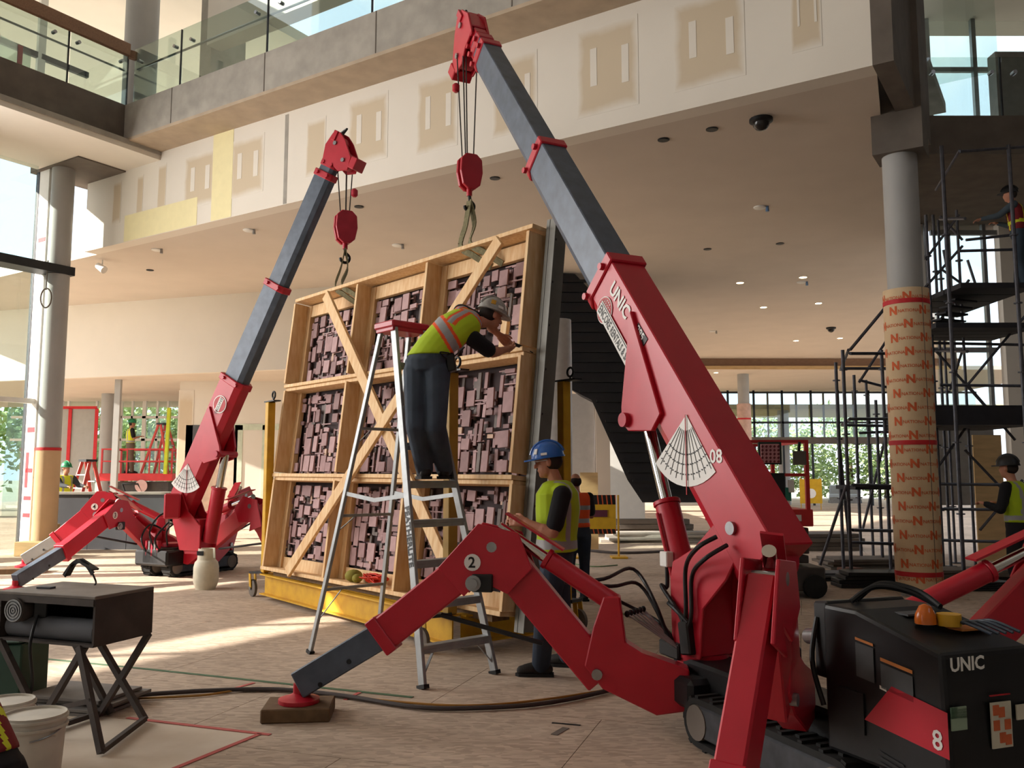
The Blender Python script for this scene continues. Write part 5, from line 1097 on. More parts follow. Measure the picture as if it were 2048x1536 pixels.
# ================================================================== PEOPLE
def rcone(m, p, q, r0, r1, n=12):
    p, q = V(p), V(q); a = q-p
    if a.length < 1e-5: a = V((0, 0, 1e-3))
    a.normalize(); u = a.orthogonal().normalized(); t = a.cross(u); rings = []
    for i in range(1, 4): th = math.pi/2*(1-i/3.0); rings.append((p-a*r0*math.sin(th), r0*math.cos(th)))
    for i in range(0, 3): th = math.pi/2*(i/3.0); rings.append((q+a*r1*math.sin(th), r1*math.cos(th)))
    rings = [(p-a*r0*.98, r0*.15)]+rings+[(q+a*r1*.98, r1*.15)]
    m.loft([[c+u*math.cos(2*math.pi*i/n)*r+t*math.sin(2*math.pi*i/n)*r for i in range(n)] for c, r in rings])
def estations(m, st, n=18):      # st: (centre, half side vector, half front vector)
    rings = []
    c, s, f = st[0]; c1 = st[1][0]
    rings.append([V(c)-(V(c1)-V(c)).normalized()*.02+(s*math.cos(2*math.pi*i/n)+f*math.sin(2*math.pi*i/n))*.6 for i in range(n)])
    for c, s, f in st: rings.append([V(c)+s*math.cos(2*math.pi*i/n)+f*math.sin(2*math.pi*i/n) for i in range(n)])
    c, s, f = st[-1]; c1 = st[-2][0]
    rings.append([V(c)+(V(c)-V(c1)).normalized()*.02+(s*math.cos(2*math.pi*i/n)+f*math.sin(2*math.pi*i/n))*.6 for i in range(n)])
    m.loft(rings)
def bake(m, name, mats, parent, vox, it=3, fac=None, label=None):
    me = bpy.data.meshes.new('tmp'); me.from_pydata([v for v in m.v], [], m.f); o = bpy.data.objects.new('tmp', me); col.objects.link(o)
    r = o.modifiers.new('r', 'REMESH'); r.mode = 'VOXEL'; r.voxel_size = vox; r.use_smooth_shade = True
    s = o.modifiers.new('s', 'SMOOTH'); s.factor = .5; s.iterations = it
    dg = bpy.context.evaluated_depsgraph_get(); nm = bpy.data.meshes.new_from_object(o.evaluated_get(dg)); bpy.data.objects.remove(o); bpy.data.meshes.remove(me)
    org = WL[parent.name]; nm.transform(Matrix.Translation(-org)); nm.name = name
    nm.materials.clear()
    for q in (mats if isinstance(mats, (list, tuple)) else [mats]): nm.materials.append(q)
    if fac:
        for p in nm.polygons: p.material_index = fac(p.center+org)
    nm.polygons.foreach_set('use_smooth', [True]*len(nm.polygons))
    ob = bpy.data.objects.new(name, nm); col.objects.link(ob); ob.parent = parent
    if label: ob['label'] = label
    return ob
M_skin = mat('skin', 'b87f66', .55, var=.06, scale=10, spec=.3); M_hair = mat('dark_hair', '2a201c', .8)
M_lime = mat('lime_vest', 'b6cf22', .75, var=.1, scale=5, hex2='a6c11c'); M_silver = mat('grey_reflective_tape', '9c9b9c', .5, var=.05); M_orangev = mat('orange_vest_trim', 'e8541f', .7, var=.05)
M_jean = mat('dark_blue_jeans', '454f5c', .9, var=.25, scale=7, bump=.1, hex2='363f4c'); M_jean2 = mat('navy_jeans', '2c3544', .9, var=.25, scale=7, bump=.1)
M_tee = mat('black_shirt', '16161a', .9, var=.1); M_boot = mat('dark_work_boot', '241f1c', .7, var=.2); M_yvest = mat('yellow_vest', 'd8dc2c', .7, var=.06); M_rvest = mat('dark_red_vest', '7d1f25', .8, var=.12)
def hand(m, wr, d, pn, k=1.0, curl=.7, thumb=1):
    d = V(d).normalized(); pn = V(pn); pn = (pn-d*pn.dot(d)).normalized(); s = d.cross(pn)      # s: across the palm
    for q in (-.026, 0, .026): rcone(m, V(wr)+s*q*.6*k, V(wr)+d*.075*k+s*q*k, .019*k, .016*k, 8)
    for i, (off, ln) in enumerate(((-.034, .062), (-.012, .072), (.011, .068), (.032, .052))):
        b = V(wr)+d*.085*k+s*off*k; d1 = (d*math.cos(curl*.6)+pn*math.sin(curl*.6)); d2 = (d*math.cos(curl*1.7)+pn*math.sin(curl*1.7)); d3 = (d*math.cos(curl*2.5)+pn*math.sin(curl*2.5))
        p1 = b+d1*ln*.5*k; p2 = p1+d2*ln*.4*k; p3 = p2+d3*ln*.3*k
        rcone(m, b-d*.01*k, p1, .0095*k, .009*k, 8); rcone(m, p1, p2, .009*k, .0085*k, 8); rcone(m, p2, p3, .0085*k, .0075*k, 8)
    b = V(wr)+d*.025*k-s*.03*k*thumb; p1 = b+(d*.7-s*.6*thumb+pn*.4).normalized()*.04*k; p2 = p1+(d*.8+pn*.6-s*.1*thumb).normalized()*.035*k
    rcone(m, b, p1, .012*k, .0105*k, 8); rcone(m, p1, p2, .0105*k, .009*k, 8)
def person(lab, J, vox=.011, vest='lime', trousers=None, shirt=None, helmet='blue', sleeve='short', cat='person', group=None, glasses=False, detail=True, base=None):
    k = J.get('k', 1.0); root = thing('person', lab, cat, base or J['base'], group); tr = trousers or M_jean; shm = shirt or M_tee
    pf, cf = V(J['pf']).normalized(), V(J['cf']).normalized(); spine = (J['neck']-J['pelvis']).normalized()
    def fr(f, ax): f = (f-ax*f.dot(ax)).normalized(); return f, f.cross(ax)
    pF, pS = fr(pf, UP if 'pu' not in J else V(J['pu'])); cF, cS = fr(cf, (J['neck']-J['chest']).normalized())
    pel, ch, ne = J['pelvis'], J['chest'], J['neck']; wa = J.get('waist', pel.lerp(ch, .45))
    wF = (pF+cF).normalized(); wS = (pS+cS).normalized()
    def torso(m, g, lo=0, hi=1, shf=1.0):
        st = [(pel-UP*.06*k*(1 if 'pu' not in J else .0), pS*(.165+g)*k, pF*(.115+g)*k), (pel+(wa-pel)*.4, pS*(.165+g)*k, pF*(.118+g)*k), (wa, wS*(.15+g)*k, wF*(.108+g)*k), (ch, cS*(.17+g)*k, cF*(.12+g)*k), (ch.lerp(ne, .55), cS*(.175+g)*k, cF*(.11+g)*k), (ch.lerp(ne, .9), cS*(.12+g*.6)*k, cF*(.08+g*.6)*k)]
        estations(m, st[lo:len(st) if hi == 1 else hi])
        for sd in ('l', 'r'): rcone(m, ch.lerp(ne, .55).lerp(J['sh_'+sd], .4*shf), ch.lerp(ne, .55).lerp(J['sh_'+sd], shf), (.075+g*.7)*k, ((.058 if shf == 1 else .066)+g*.6)*k)
    def arm(m, sd, g, part=2):
        s, e, w_ = J['sh_'+sd], J['el_'+sd], J['wr_'+sd]
        if part == 0: rcone(m, s, s.lerp(e, .78), (.06+g)*k, (.052+g*1.3)*k); return
        rcone(m, s, e, (.055+g)*k, (.043+g)*k); rcone(m, e, w_, (.043+g)*k, (.029+g*.8)*k)
        if part == 2: rcone(m, e, e.lerp(w_, .35), (.044+g)*k, (.044+g)*k)
    def lg(m, sd, g, upto=1.0):
        h, kn, an = J['hip_'+sd], J['kn_'+sd], J['an_'+sd]; rcone(m, h, kn, (.088+g)*k, (.06+g)*k); rcone(m, kn, kn.lerp(an, upto), (.06+g)*k, (.044+g*1.3)*k); rcone(m, kn.lerp(an, .12), kn.lerp(an, .4), (.056+g)*k, (.055+g)*k)
    hc, hF, hU = J['head'], V(J['hf']).normalized(), V(J['hu']).normalized(); hF = (hF-hU*hF.dot(hU)).normalized(); hS = hF.cross(hU)
    RH = Matrix((hS, hF, hU)).transposed()
    m = MB(); torso(m, -.01)
    for sd in ('l', 'r'): arm(m, sd, -.002); lg(m, sd, -.012)
    for sd in ('l', 'r'):
        d = J.get('hd_'+sd) or (J['wr_'+sd]-J['el_'+sd]); hand(m, J['wr_'+sd], d, J.get('pn_'+sd, (0, 0, -1)), k*1.05, J.get('curl_'+sd, .6), 1 if sd == 'l' else -1)
        rcone(m, J['an_'+sd], J['an_'+sd]+V(J['toe_'+sd]).normalized()*.13*k-UP*.045*k, .038*k, .03*k)
    rcone(m, ne-hU*.05*k, hc-hU*.05*k-hF*.015*k, .056*k, .05*k)
    m.ell(hc+hU*.03*k-hF*.012*k, .074*k, .093*k, .094*k, R=RH); m.ell(hc-hU*.045*k+hF*.025*k, .055*k, .065*k, .07*k, R=RH); rcone(m, hc-hU*.085*k+hF*.06*k, hc-hU*.08*k+hF*.062*k, .026*k, .024*k)
    rcone(m, hc+hU*.02*k+hF*.085*k, hc-hU*.018*k+hF*.105*k, .011*k, .016*k, 8); rcone(m, hc-hU*.05*k+hF*.082*k-hS*.015*k, hc-hU*.05*k+hF*.082*k+hS*.015*k, .011*k, .011*k, 8)
    rcone(m, hc+hU*.035*k+hF*.078*k-hS*.03*k, hc+hU*.035*k+hF*.078*k+hS*.03*k, .014*k, .014*k, 8)
    for s in (-1, 1): m.ell(hc+hS*s*.077*k-hF*.008*k, .011*k, .022*k, .032*k, 8, 6, R=RH)
    bake(m, 'body', M_skin, root, vox*.65 if detail else vox, 2)
    m = MB()
    estations(m, [(pel-UP*.08*k*(1 if 'pu' not in J else .3), pS*.165*k, pF*.12*k), (pel, pS*.182*k, pF*.135*k), (pel+(wa-pel)*.5, pS*.178*k, pF*.13*k)])
    for sd in ('l', 'r'): lg(m, sd, J.get('lg', .018)); rcone(m, J['hip_'+sd], pel.lerp(J['hip_'+sd], .4), .1*k, .11*k)
    bake(m, 'trousers', tr, root, vox, 3)
    m = MB(); torso(m, J.get('vg', .024)-.018, 1)
    for sd in ('l', 'r'): arm(m, sd, .012, 0 if sleeve == 'short' else 1)
    bake(m, 'shirt', shm, root, vox, 3)
    if vest:
        m = MB(); torso(m, J.get('vg', .024), 1, 1, .72); ax = (ne-pel); L2 = ax.length_squared
        def cls(c):
            q = c-pel; u = q.dot(ax)/L2; v = q.dot(cS)/(.19*k)
            if vest == 'lime_x':
                def band(x, a, b, o): return 1 if a < x < b else 2 if a-o < x < b+o else 0
                r1 = band(u+.18*v, .42, .54, .05); r2 = band(abs(v), .42, .66, .14) if u > .5 else 0; r3 = band(u, .86, .92, .03)
                for r in (r1, r2, r3):
                    if r == 1: return 1
                return 2 if 2 in (r1, r2, r3) else 0
            if vest in ('lime', 'yellow'): return 1 if .14 < u < .25 or (.38 < abs(v) < .6 and u > .2 and abs(q.dot(cF)) > .05) else 0
            if vest == 'orange': return 1 if .2 < u < .32 or .55 < u < .66 else 0
            return 1 if (.3 < u < .4) or (.4 < abs(v) < .55) else 0
        mm = {'lime_x': [M_lime, M_silver, M_orangev], 'lime': [M_lime, M_silver], 'yellow': [M_yvest, M_silver], 'orange': [M_orangev, M_silver], 'red': [M_rvest, M_yvest]}[vest]
        bake(m, 'vest', mm, root, vox, 3, cls)
    for sd in ('l', 'r'):
        an, t = J['an_'+sd], V(J['toe_'+sd]).normalized(); sl_ = J.get('sole_'+sd, -.085)*k
        m = MB(); rcone(m, an+UP*.06*k, an-UP*.02*k, .058*k, .056*k); rcone(m, an-t*.045*k-UP*.035*k, an+t*.15*k-UP*.045*k, .05*k, .04*k); rcone(m, an+t*.06*k-UP*.03*k, an+t*.12*k-UP*.04*k, .05*k, .045*k)
        bake(m, 'boot', M_boot, root, vox*.9, 2)
        m = MB(); s_ = t.cross(UP); m.prism([(-.1*k, -.045*k), (-.1*k, .045*k), (.1*k, .052*k), (.17*k, .04*k), (.2*k, 0), (.17*k, -.04*k), (.1*k, -.052*k)], an+UP*(sl_+.01), t, -s_, .025); m.build('sole', M_rubber, root)
    if helmet:
        mh = {'blue': mat('blue_hard_hat', '1d62b8', .35, coat=.3, var=.05), 'grey': mat('stickered_grey_hard_hat', '8a8784', .4, var=.35, scale=22, hex2='b9b5af'), 'green': mat('green_hard_hat', '1c7a50', .4, var=.05), 'black': M_blackpl, 'white': M_white2}[helmet]
        hb = hc+hU*.045*k
        rgs = []
        for i in range(7):
            th = math.pi/2*i/6.4; rr = math.cos(th); rgs.append([hb+hU*.125*k*math.sin(th)+(hS*.108*math.cos(q)+hF*.13*math.sin(q))*k*rr for q in [2*math.pi*j/26 for j in range(26)]])
        m = MB(); m.loft(rgs); hm = m.build('hard_hat', mh, root, smooth=60)
        m = MB(); m.loft([[hb-hU*.006*k+(hS*.112*math.cos(q)+hF*(.135+(.055 if math.sin(q) > .2 else .012)*max(0, math.sin(q)))*math.sin(q))*k-hU*.012*max(0, math.sin(q)) for q in [2*math.pi*j/26 for j in range(26)]], [hb+hU*.006*k+(hS*.112*math.cos(q)+hF*(.135+(.055 if math.sin(q) > .2 else .012)*max(0, math.sin(q)))*math.sin(q))*k-hU*.012*max(0, math.sin(q)) for q in [2*math.pi*j/26 for j in range(26)]]]); m.build('brim', mh, hm, smooth=True)
        m = MB(); m.loft([[hb+hU*(.06+.0)*k+(hS*x+hF*0)*k for x in (-.012, .012)]+[hb+hU*.06*k+hF*.01*k]]*1) if False else None
        rid = [hb+hU*.128*k*math.sin(a)+hF*.133*k*math.cos(a) for a in [.25+i*.26 for i in range(11)]]
        m = MB(); m.tube(rid, .012*k, 6); m.build('ridge', mh, hm, smooth=True)
        if detail:
            cam_s = hS if hS.dot(V((0, 0, CAMZ))-hc) > 0 else -hS
            for a, z, w1, h1 in ((.75, .045, .02, .022), (.1, .03, .026, .012), (-.5, .055, .02, .02)) if helmet == 'grey' else ((.75, .05, .016, .022), (.15, .025, .024, .01)):
                p = hb+cam_s*.107*k*math.cos(a)*math.sqrt(1-(z/.125)**2)+hF*.129*k*math.sin(a)*math.sqrt(1-(z/.125)**2)+hU*z*k; nn = (cam_s*math.cos(a)+hF*math.sin(a)+hU*.4).normalized(); x = hU.cross(nn).normalized(); y = nn.cross(x)
                m = MB(); m.frame(p+nn*.002, x*w1*k, y*h1*k, nn*.003); m.build('sticker', M_white2 if helmet == 'blue' or a != -.5 else mat('yellow_sticker', 'c8952a', .6), hm)
    m = MB(); m.ell(hc+hU*.012*k-hF*.03*k, .079*k, .082*k, .078*k, R=RH); m.build('hair', M_hair, root, smooth=True)
    if glasses:
        m = MB()
        for s in (-1, 1): m.frame(hc+hU*.018*k+hF*.098*k+hS*s*.033*k, hS*.026*k, hU*.017*k, hF*.003); m.tube([hc+hU*.022*k+hF*.095*k+hS*s*.058*k, hc+hU*.022*k+hS*s*.083*k], .003, 6, smooth=False)
        m.build('safety_glasses', mat('clear_lens', 'c8ccd0', .08, .3), root)
    if detail:
        for s in (-1, 1):
            m = MB(); m.ell(hc+hU*.02*k+hF*.083*k+hS*s*.03*k, .012*k, .01*k, .008*k, 8, 6, R=RH); m.build('eye', mat('eye_white', 'd8d0c8', .2, var=.02), root, smooth=True)
    return root
def stand(base, face, H=1.78, lean=0, arms=('down', 'down')):
    base = V(base); k = H/1.78; f = V(face).normalized(); s = f.cross(UP)      # s = the person's right
    J = dict(base=base, k=k, pf=f, cf=f, hf=f, hu=UP)
    J['pelvis'] = base+UP*.96*k; J['chest'] = base+UP*1.27*k+f*lean*.2; J['neck'] = base+UP*1.49*k+f*lean*.35; J['head'] = base+UP*1.635*k+f*(.03+lean*.45)
    for sd, q in (('l', -1), ('r', 1)):
        J['hip_'+sd] = base+UP*.9*k+s*q*.095*k; J['kn_'+sd] = base+UP*.5*k+s*q*.11*k+f*.03; J['an_'+sd] = base+UP*.085*k+s*q*.12*k+f*(.06*q); J['toe_'+sd] = f+s*q*.15
        J['sh_'+sd] = J['chest'].lerp(J['neck'], .72)+s*q*.19*k; a = arms[0 if sd == 'l' else 1]; sh = J['sh_'+sd]
        if a == 'down': J['el_'+sd] = sh-UP*.29*k+s*q*.05; J['wr_'+sd] = J['el_'+sd]-UP*.24*k+f*.07
        elif a == 'reach': J['el_'+sd] = sh-UP*.16*k+f*.22*k; J['wr_'+sd] = J['el_'+sd]+f*.25*k-UP*.02
        elif a == 'bent': J['el_'+sd] = sh-UP*.27*k+f*.05+s*q*.05; J['wr_'+sd] = J['el_'+sd]+f*.2*k+UP*.06-s*q*.08
    return J
# ---- worker on the stepladder
zs = RL['fa'][0].lerp(RL['fa'][1], 4.92/9.2).z
def P2(px, py, Y): return P(px, py, Y)
stp = RL['fa'][0].lerp(RL['fa'][1], 4.92/9.2), RL['fb'][0].lerp(RL['fb'][1], 4.92/9.2)
fA, fB = stp[0].lerp(stp[1], .36)+UP*.115, stp[0].lerp(stp[1], .78)+UP*.115
JA = dict(lg=.024, vg=.03, base=stp[0].lerp(stp[1], .55)+UP*.015, k=1.0, pf=(.25, .95, 0), cf=(.55, .6, -.5), hf=(.75, .5, -.42), hu=(.25, .1, .95),
          pelvis=P2(853, 722, 7.0), waist=P2(872, 692, 7.04), chest=P2(903, 662, 7.14), neck=P2(946, 636, 7.28), head=P2(982, 633, 7.36),
          hip_l=P2(834, 742, 7.02), hip_r=P2(874, 744, 6.98), kn_l=P2(832, 852, 6.92), kn_r=P2(872, 855, 6.9), an_l=fA, an_r=fB, toe_l=(-.3, .95, 0), toe_r=(.1, 1, 0),
          sh_l=P2(922, 624, 7.4), sh_r=P2(944, 676, 7.1), el_l=P2(978, 650, 7.68), wr_l=P2(1000, 672, 7.78), el_r=P2(985, 706, 7.28), wr_r=P2(1016, 698, 7.62),
          hd_l=V((.4, .6, -.3)), hd_r=V((.35, .9, .1)), pn_l=V((.5, -.3, -.6)), pn_r=V((-.5, .3, .8)), curl_l=.8, curl_r=.35)
manA = person('worker in lime vest and grey hard hat leaning from the stepladder', JA, .009, 'lime_x', M_jean, M_tee, 'grey', glasses=False)
m = MB(); q = JA['wr_l']+V((.06, .1, -.03)); m.cyl(q, q+V((.16, .04, -.06)), .018, .015, 10); m.cyl(q+V((.16, .04, -.06)), q+V((.24, .06, -.1)), .005, n=6); m.build('screwdriver', M_blackpl, label='dark hand tool held by the worker on the ladder', cat='tool')
m = MB(); m.tube([JA['chest']+V((.12, -.18, -.16)), JA['chest']+V((.0, -.2, -.26)), JA['waist']+V((.05, -.2, -.08)), JA['pelvis']+V((.19, -.1, .05))], .006); o = m.build('tool_lanyard', M_black, manA, smooth=True)
m = MB(); q = JA['pelvis']+V((.2, -.02, -.02)); m.frame(q, V((.035, 0, .01)), V((0, .06, 0)), V((-.01, 0, .07))); m.build('belt_pouch', M_blackpl, manA, bevel=.01)
# ---- worker in the blue hard hat
fy = 6.83; fbL, fbR = F(1082, 1352), F(1135, 1333)
JB = dict(lg=.022, vg=.045, base=(fbL+fbR)/2, k=1.02, pf=(-.95, .2, 0), cf=(-.88, .45, -.1), hf=(-.95, .12, -.14), hu=(-.12, .0, 1),
          pelvis=P2(1112, 1118, 6.95), chest=P2(1116, 1018, 6.95), neck=P2(1114, 960, 6.95), head=P2(1097, 926, 6.95),
          hip_l=P2(1108, 1135, 6.86), hip_r=P2(1112, 1135, 7.04), kn_l=P2(1090, 1235, 6.82), kn_r=P2(1122, 1232, 7.1), an_l=V((fbL.x, fbL.y, .087)), an_r=V((fbR.x, fbR.y, .087)), toe_l=(-1, .05, 0), toe_r=(-.95, .3, 0),
          sh_l=P2(1124, 990, 6.76), sh_r=P2(1118, 990, 7.14), el_l=P2(1106, 1066, 6.68), wr_l=P2(1052, 1044, 6.76), el_r=P2(1085, 1062, 7.16), wr_r=P2(1046, 1044, 7.02), hd_l=V((-1, .15, .12)), hd_r=V((-1, -.1, .1)), pn_l=V((.1, .9, -.3)), pn_r=V((0, -.9, -.3)), curl_l=.75, curl_r=.75)
person('worker in blue hard hat and plain lime vest standing right of the crate', JB, .009, 'lime', M_jean2, M_tee, 'blue', glasses=True)
# ---- people further away
b = P(127, 1000, 20.6); b.z = 0; person('worker in green hard hat and yellow vest beside the left column', stand(b, (.75, -.5, 0), 1.88, .05, ('reach', 'reach')), .02, 'yellow', mat('black_trousers', '1d1c20', .9), mat('grey_shirt', '33363a', .9), 'green', 'long', detail=False)
ZL = P(260, 948, 29).z; b = P(258, 948, 29.0); person('worker in green hard hat standing on the left scissor lift', stand(b, (.7, .5, 0), 1.8, 0, ('bent', 'bent')), .02, 'yellow', mat('khaki_trousers', '6f6152', .9), M_tee, 'green', detail=False)
b = P(1155, 1000, 11.2); b.z = 0; person('worker in orange vest half hidden behind the blue-helmet worker', stand(b, (-.3, .95, 0), 1.62, .1, ('bent', 'bent')), .018, 'orange', M_jean2, M_tee, None, detail=False)
b = P(2042, 1120, 10.5); b.z = 0; person('dark dressed worker with lime vest at the right picture edge', stand(b, (-.6, .8, 0), 1.8, .12, ('bent', 'bent')), .018, 'lime', M_tee, M_tee, 'black', 'long', detail=False)

# ---- kneeling worker cut off by the left picture edge
b = P(-40, 1500, 3.55); b.z = 0
JK = dict(base=b, k=1.0, pf=(-.2, .9, 0), cf=(.1, .6, -.75), hf=(.1, .6, -.75), hu=(.05, .75, .6), pu=(0, .3, .95), pelvis=b+V((0, 0, .42)), waist=b+V((.02, .14, .53)), chest=b+V((.03, .3, .62)), neck=b+V((.04, .48, .7)), head=b+V((.05, .63, .74)),
          hip_l=b+V((-.1, .02, .38)), hip_r=b+V((.1, .02, .38)), kn_l=b+V((-.14, .38, .08)), kn_r=b+V((.16, .4, .42)), an_l=b+V((-.14, -.05, .1)), an_r=b+V((.16, .3, .09)), toe_l=(-.1, 1, 0), toe_r=(.1, 1, 0),
          sh_l=b+V((-.16, .4, .66)), sh_r=b+V((.21, .4, .66)), el_l=b+V((-.2, .58, .44)), el_r=b+V((.26, .58, .44)), wr_l=b+V((-.05, .74, .34)), wr_r=b+V((.12, .76, .34)), curl_l=.8, curl_r=.8)
RK = Matrix.Rotation(math.radians(62), 3, 'Z')
for q, v in list(JK.items()):
    if q in ('pf', 'cf', 'hf', 'hu', 'pu', 'toe_l', 'toe_r'): JK[q] = RK @ V(v)
    elif isinstance(v, Vector) and q != 'base': JK[q] = b+RK @ (v-b)
person('kneeling worker in dark red vest with yellow stripes at lower left corner', JK, .012, 'red', M_tee, M_tee, 'black', 'long', detail=False)
# ================================================================== BACKGROUND EQUIPMENT
def pipe(parent, p, q, r=.024, mt=None, name='tube'):
    m = MB(); m.cyl(p, q, r, n=8); return m.build(name, mt or M_tube, parent, smooth=True)
M_tube = mat('scaffold_tube', '55555c', .45, .6, var=.2, scale=10); M_deck = mat('dark_scaffold_deck', '2d2c31', .7, .2, var=.2)
# ---- scaffold bay left of the wrapped column (low tower)
sA = thing('scaffold', 'low grey tube scaffold bay left of the wrapped column', 'scaffold', P(1740, 1150, 14.5)*1)
YA0, YA1 = 13.0, 15.0
def fz(px, Y): return P(px, 1000, Y).x
XA = [fz(1697, YA0), fz(1790, YA0)]
ups = [(V((fz(1697, 13.0), 13.0, 0)), P(1697, 700, 13.0).z), (V((fz(1682, 14.2), 14.2, 0)), P(1682, 725, 14.2).z), (V((fz(1718, 15.5), 15.5, 0)), P(1718, 750, 15.5).z), (V((fz(1776, 13.6), 13.6, 0)), P(1776, 700, 13.6).z), (V((fz(1742, 17), 17, 0)), P(1742, 760, 17).z), (V((fz(1760, 15.2), 15.2, 0)), P(1760, 800, 15.2).z)]
for b, z in ups:
    pipe(sA, b, V((b.x, b.y, z)), .028, name='standard')
    m = MB(); m.box(b+UP*.01, .15, .15, .02); m.build('base_plate', M_tube, sA)
    for q in range(3):
        zz_ = z*(.35+.28*q); m = MB(); m.cyl(V((b.x, b.y, zz_)), V((b.x, b.y, zz_+.02)), .06, n=10); m.build('rosette', M_tube, sA)
def pp(a, Ya, b, Yb, r=.024, root=None, name='ledger', mt=None): return pipe(root or sA, P(a[0], a[1], Ya), P(b[0], b[1], Yb), r, mt, name)
for a, Ya, b, Yb in (((1700, 707), 13, (1790, 707), 13.6), ((1682, 737), 14.2, (1790, 737), 14.2), ((1700, 838), 13, (1790, 838), 13.6), ((1684, 850), 14.2, (1790, 852), 14.2), ((1718, 866), 15.5, (1790, 863), 15.5), ((1705, 970), 13, (1795, 972), 13.6), ((1718, 760), 15.5, (1776, 775), 15.5), ((1682, 737), 14.2, (1697, 700), 13), ((1684, 850), 14.2, (1700, 838), 13), ((1705, 1060), 13, (1795, 1062), 13.6), ((1700, 1085), 13.2, (1800, 1088), 13.6)): pp(a, Ya, b, Yb)
for a, Ya, b, Yb in (((1700, 700), 13, (1800, 580), 13), ((1718, 765), 15.5, (1800, 640), 15.5), ((1772, 870), 15.3, (1725, 1060), 15.3), ((1676, 860), 14.2, (1700, 1100), 14.2), ((1693, 970), 13, (1640, 1130), 13.0)): pp(a, Ya, b, Yb, name='diagonal_brace')
pl = P(1750, 975, 13.4); m = MB(); m.box(V((pl.x, 13.6, pl.z)), .75, .8, .06); m.build('deck', M_deck, sA)
# ---- tall scaffold tower right of the column with stair and decks
sB = thing('scaffold', 'tall dark scaffold tower with decks right of the wrapped column', 'scaffold', P(1960, 1100, 13.5)*1)
for b, Y, zpx, r in ((1920, 13.0, 292, .03), (1880, 14.3, 430, .028), (1895, 15.4, 430, .026), (1944, 14.6, 420, .024), (2060, 13, 290, .03), (1905, 16.0, 440, .024)):
    x = fz(b, Y); pipe(sB, V((x, Y, 0)), V((x, Y, P(b, zpx, Y).z)), r, name='standard'); m = MB(); m.box(V((x, Y, .01)), .15, .15, .02); m.build('base_plate', M_tube, sB)
    for q in range(5):
        z_ = 1.0+q*1.05
        if z_ < P(b, zpx, Y).z: m = MB(); m.cyl(V((x, Y, z_)), V((x, Y, z_+.02)), .06, n=10); m.build('rosette', M_tube, sB)
for a, Ya, b, Yb in (((1920, 303), 13, (2070, 292), 13), ((1880, 438), 14.3, (1930, 437), 13.2), ((1932, 480), 14.0, (2070, 465), 14.0), ((1918, 502), 14, (2070, 498), 14), ((1880, 770), 14.3, (2070, 772), 14), ((1860, 686), 14.3, (2060, 690), 14.3), ((1880, 968), 14.3, (2050, 970), 14), ((1880, 1018), 14.3, (2050, 1020), 14), ((1870, 1080), 14.3, (2050, 1085), 14), ((1860, 700), 14.5, (1935, 703), 13.1)): pp(a, Ya, b, Yb, root=sB)
for a, Ya, b, Yb in (((1872, 380), 14.3, (1920, 300), 13.1), ((1850, 520), 14.3, (1918, 430), 14.3), ((1850, 575), 14.3, (1925, 492), 14.3), ((1880, 432), 14.6, (1925, 480), 14.6), ((1885, 540), 14.6, (1920, 565), 14.6), ((1866, 660), 14.2, (1938, 560), 14.2), ((1870, 700), 14.4, (1970, 812), 14.4), ((1935, 770), 14.2, (2060, 620), 14.2), ((1935, 770), 14.2, (2030, 880), 14.2), ((1865, 950), 14.4, (1935, 850), 14.4), ((1930, 900), 14.4, (2045, 1020), 14.4), ((1960, 1060), 14, (2045, 960), 14), ((1895, 560), 14.3, (1912, 612), 14.3), ((1887, 500), 14.3, (1898, 560), 14.3), ((1900, 780), 14.8, (1925, 700), 14.8), ((1935, 520), 14.1, (1950, 566), 14.1)): pp(a, Ya, b, Yb, .022, root=sB, name='diagonal_brace')
def deck(px0, px1, py, Y0, Y1, h=.08):
    z = P((px0+px1)/2, py, Y0).z; x0, x1 = fz(px0, Y0), fz(px1, Y0); n_ = 4
    for q in range(n_):
        y0 = Y0+(Y1-Y0)*q/n_; m = MB(); m.box(V(((x0+x1)/2, y0+(Y1-Y0)/n_/2-.01, z)), x1-x0, (Y1-Y0)/n_-.03, h); m.build('deck_plank', M_deck, sB)
deck(1945, 2100, 570, 13.4, 15.6); deck(1890, 2100, 650, 13.6, 15.0); deck(1877, 2100, 830, 13.4, 15.2, .3)
for q in range(7):      # stair treads between the decks
    p_ = P(1885+q*9, 655-q*13, 14.2); m = MB(); m.box(p_, .5, .22, .03, .4); m.build('stair_tread', M_deck, sB)
m = MB(); a, b = P(1944, 870, 16.5), P(2012, 1062, 16.5); m.box(V(((a.x+b.x)/2, 16.5, a.z/2)), b.x-a.x, .03, a.z); m.build('plywood_sheet', M_ply, label='upright plywood sheet behind the tall scaffold', cat='plywood')
J = stand(P(2046, 640, 13.9), (-.8, .5, 0), 1.8, .15, ('reach', 'bent')); zd = P(2000, 570, 13.4).z+.04; b = V((P(2046, 600, 14.0).x, 14.0, zd)); person('worker with harness standing on the scaffold deck at right edge', stand(b, (-.8, .5, 0), 1.75, .15, ('reach', 'bent')), .02, 'red', mat('blue_work_trousers', '34404c', .9), mat('grey_blue_shirt', '4a5660', .9), 'black', 'long', detail=False)
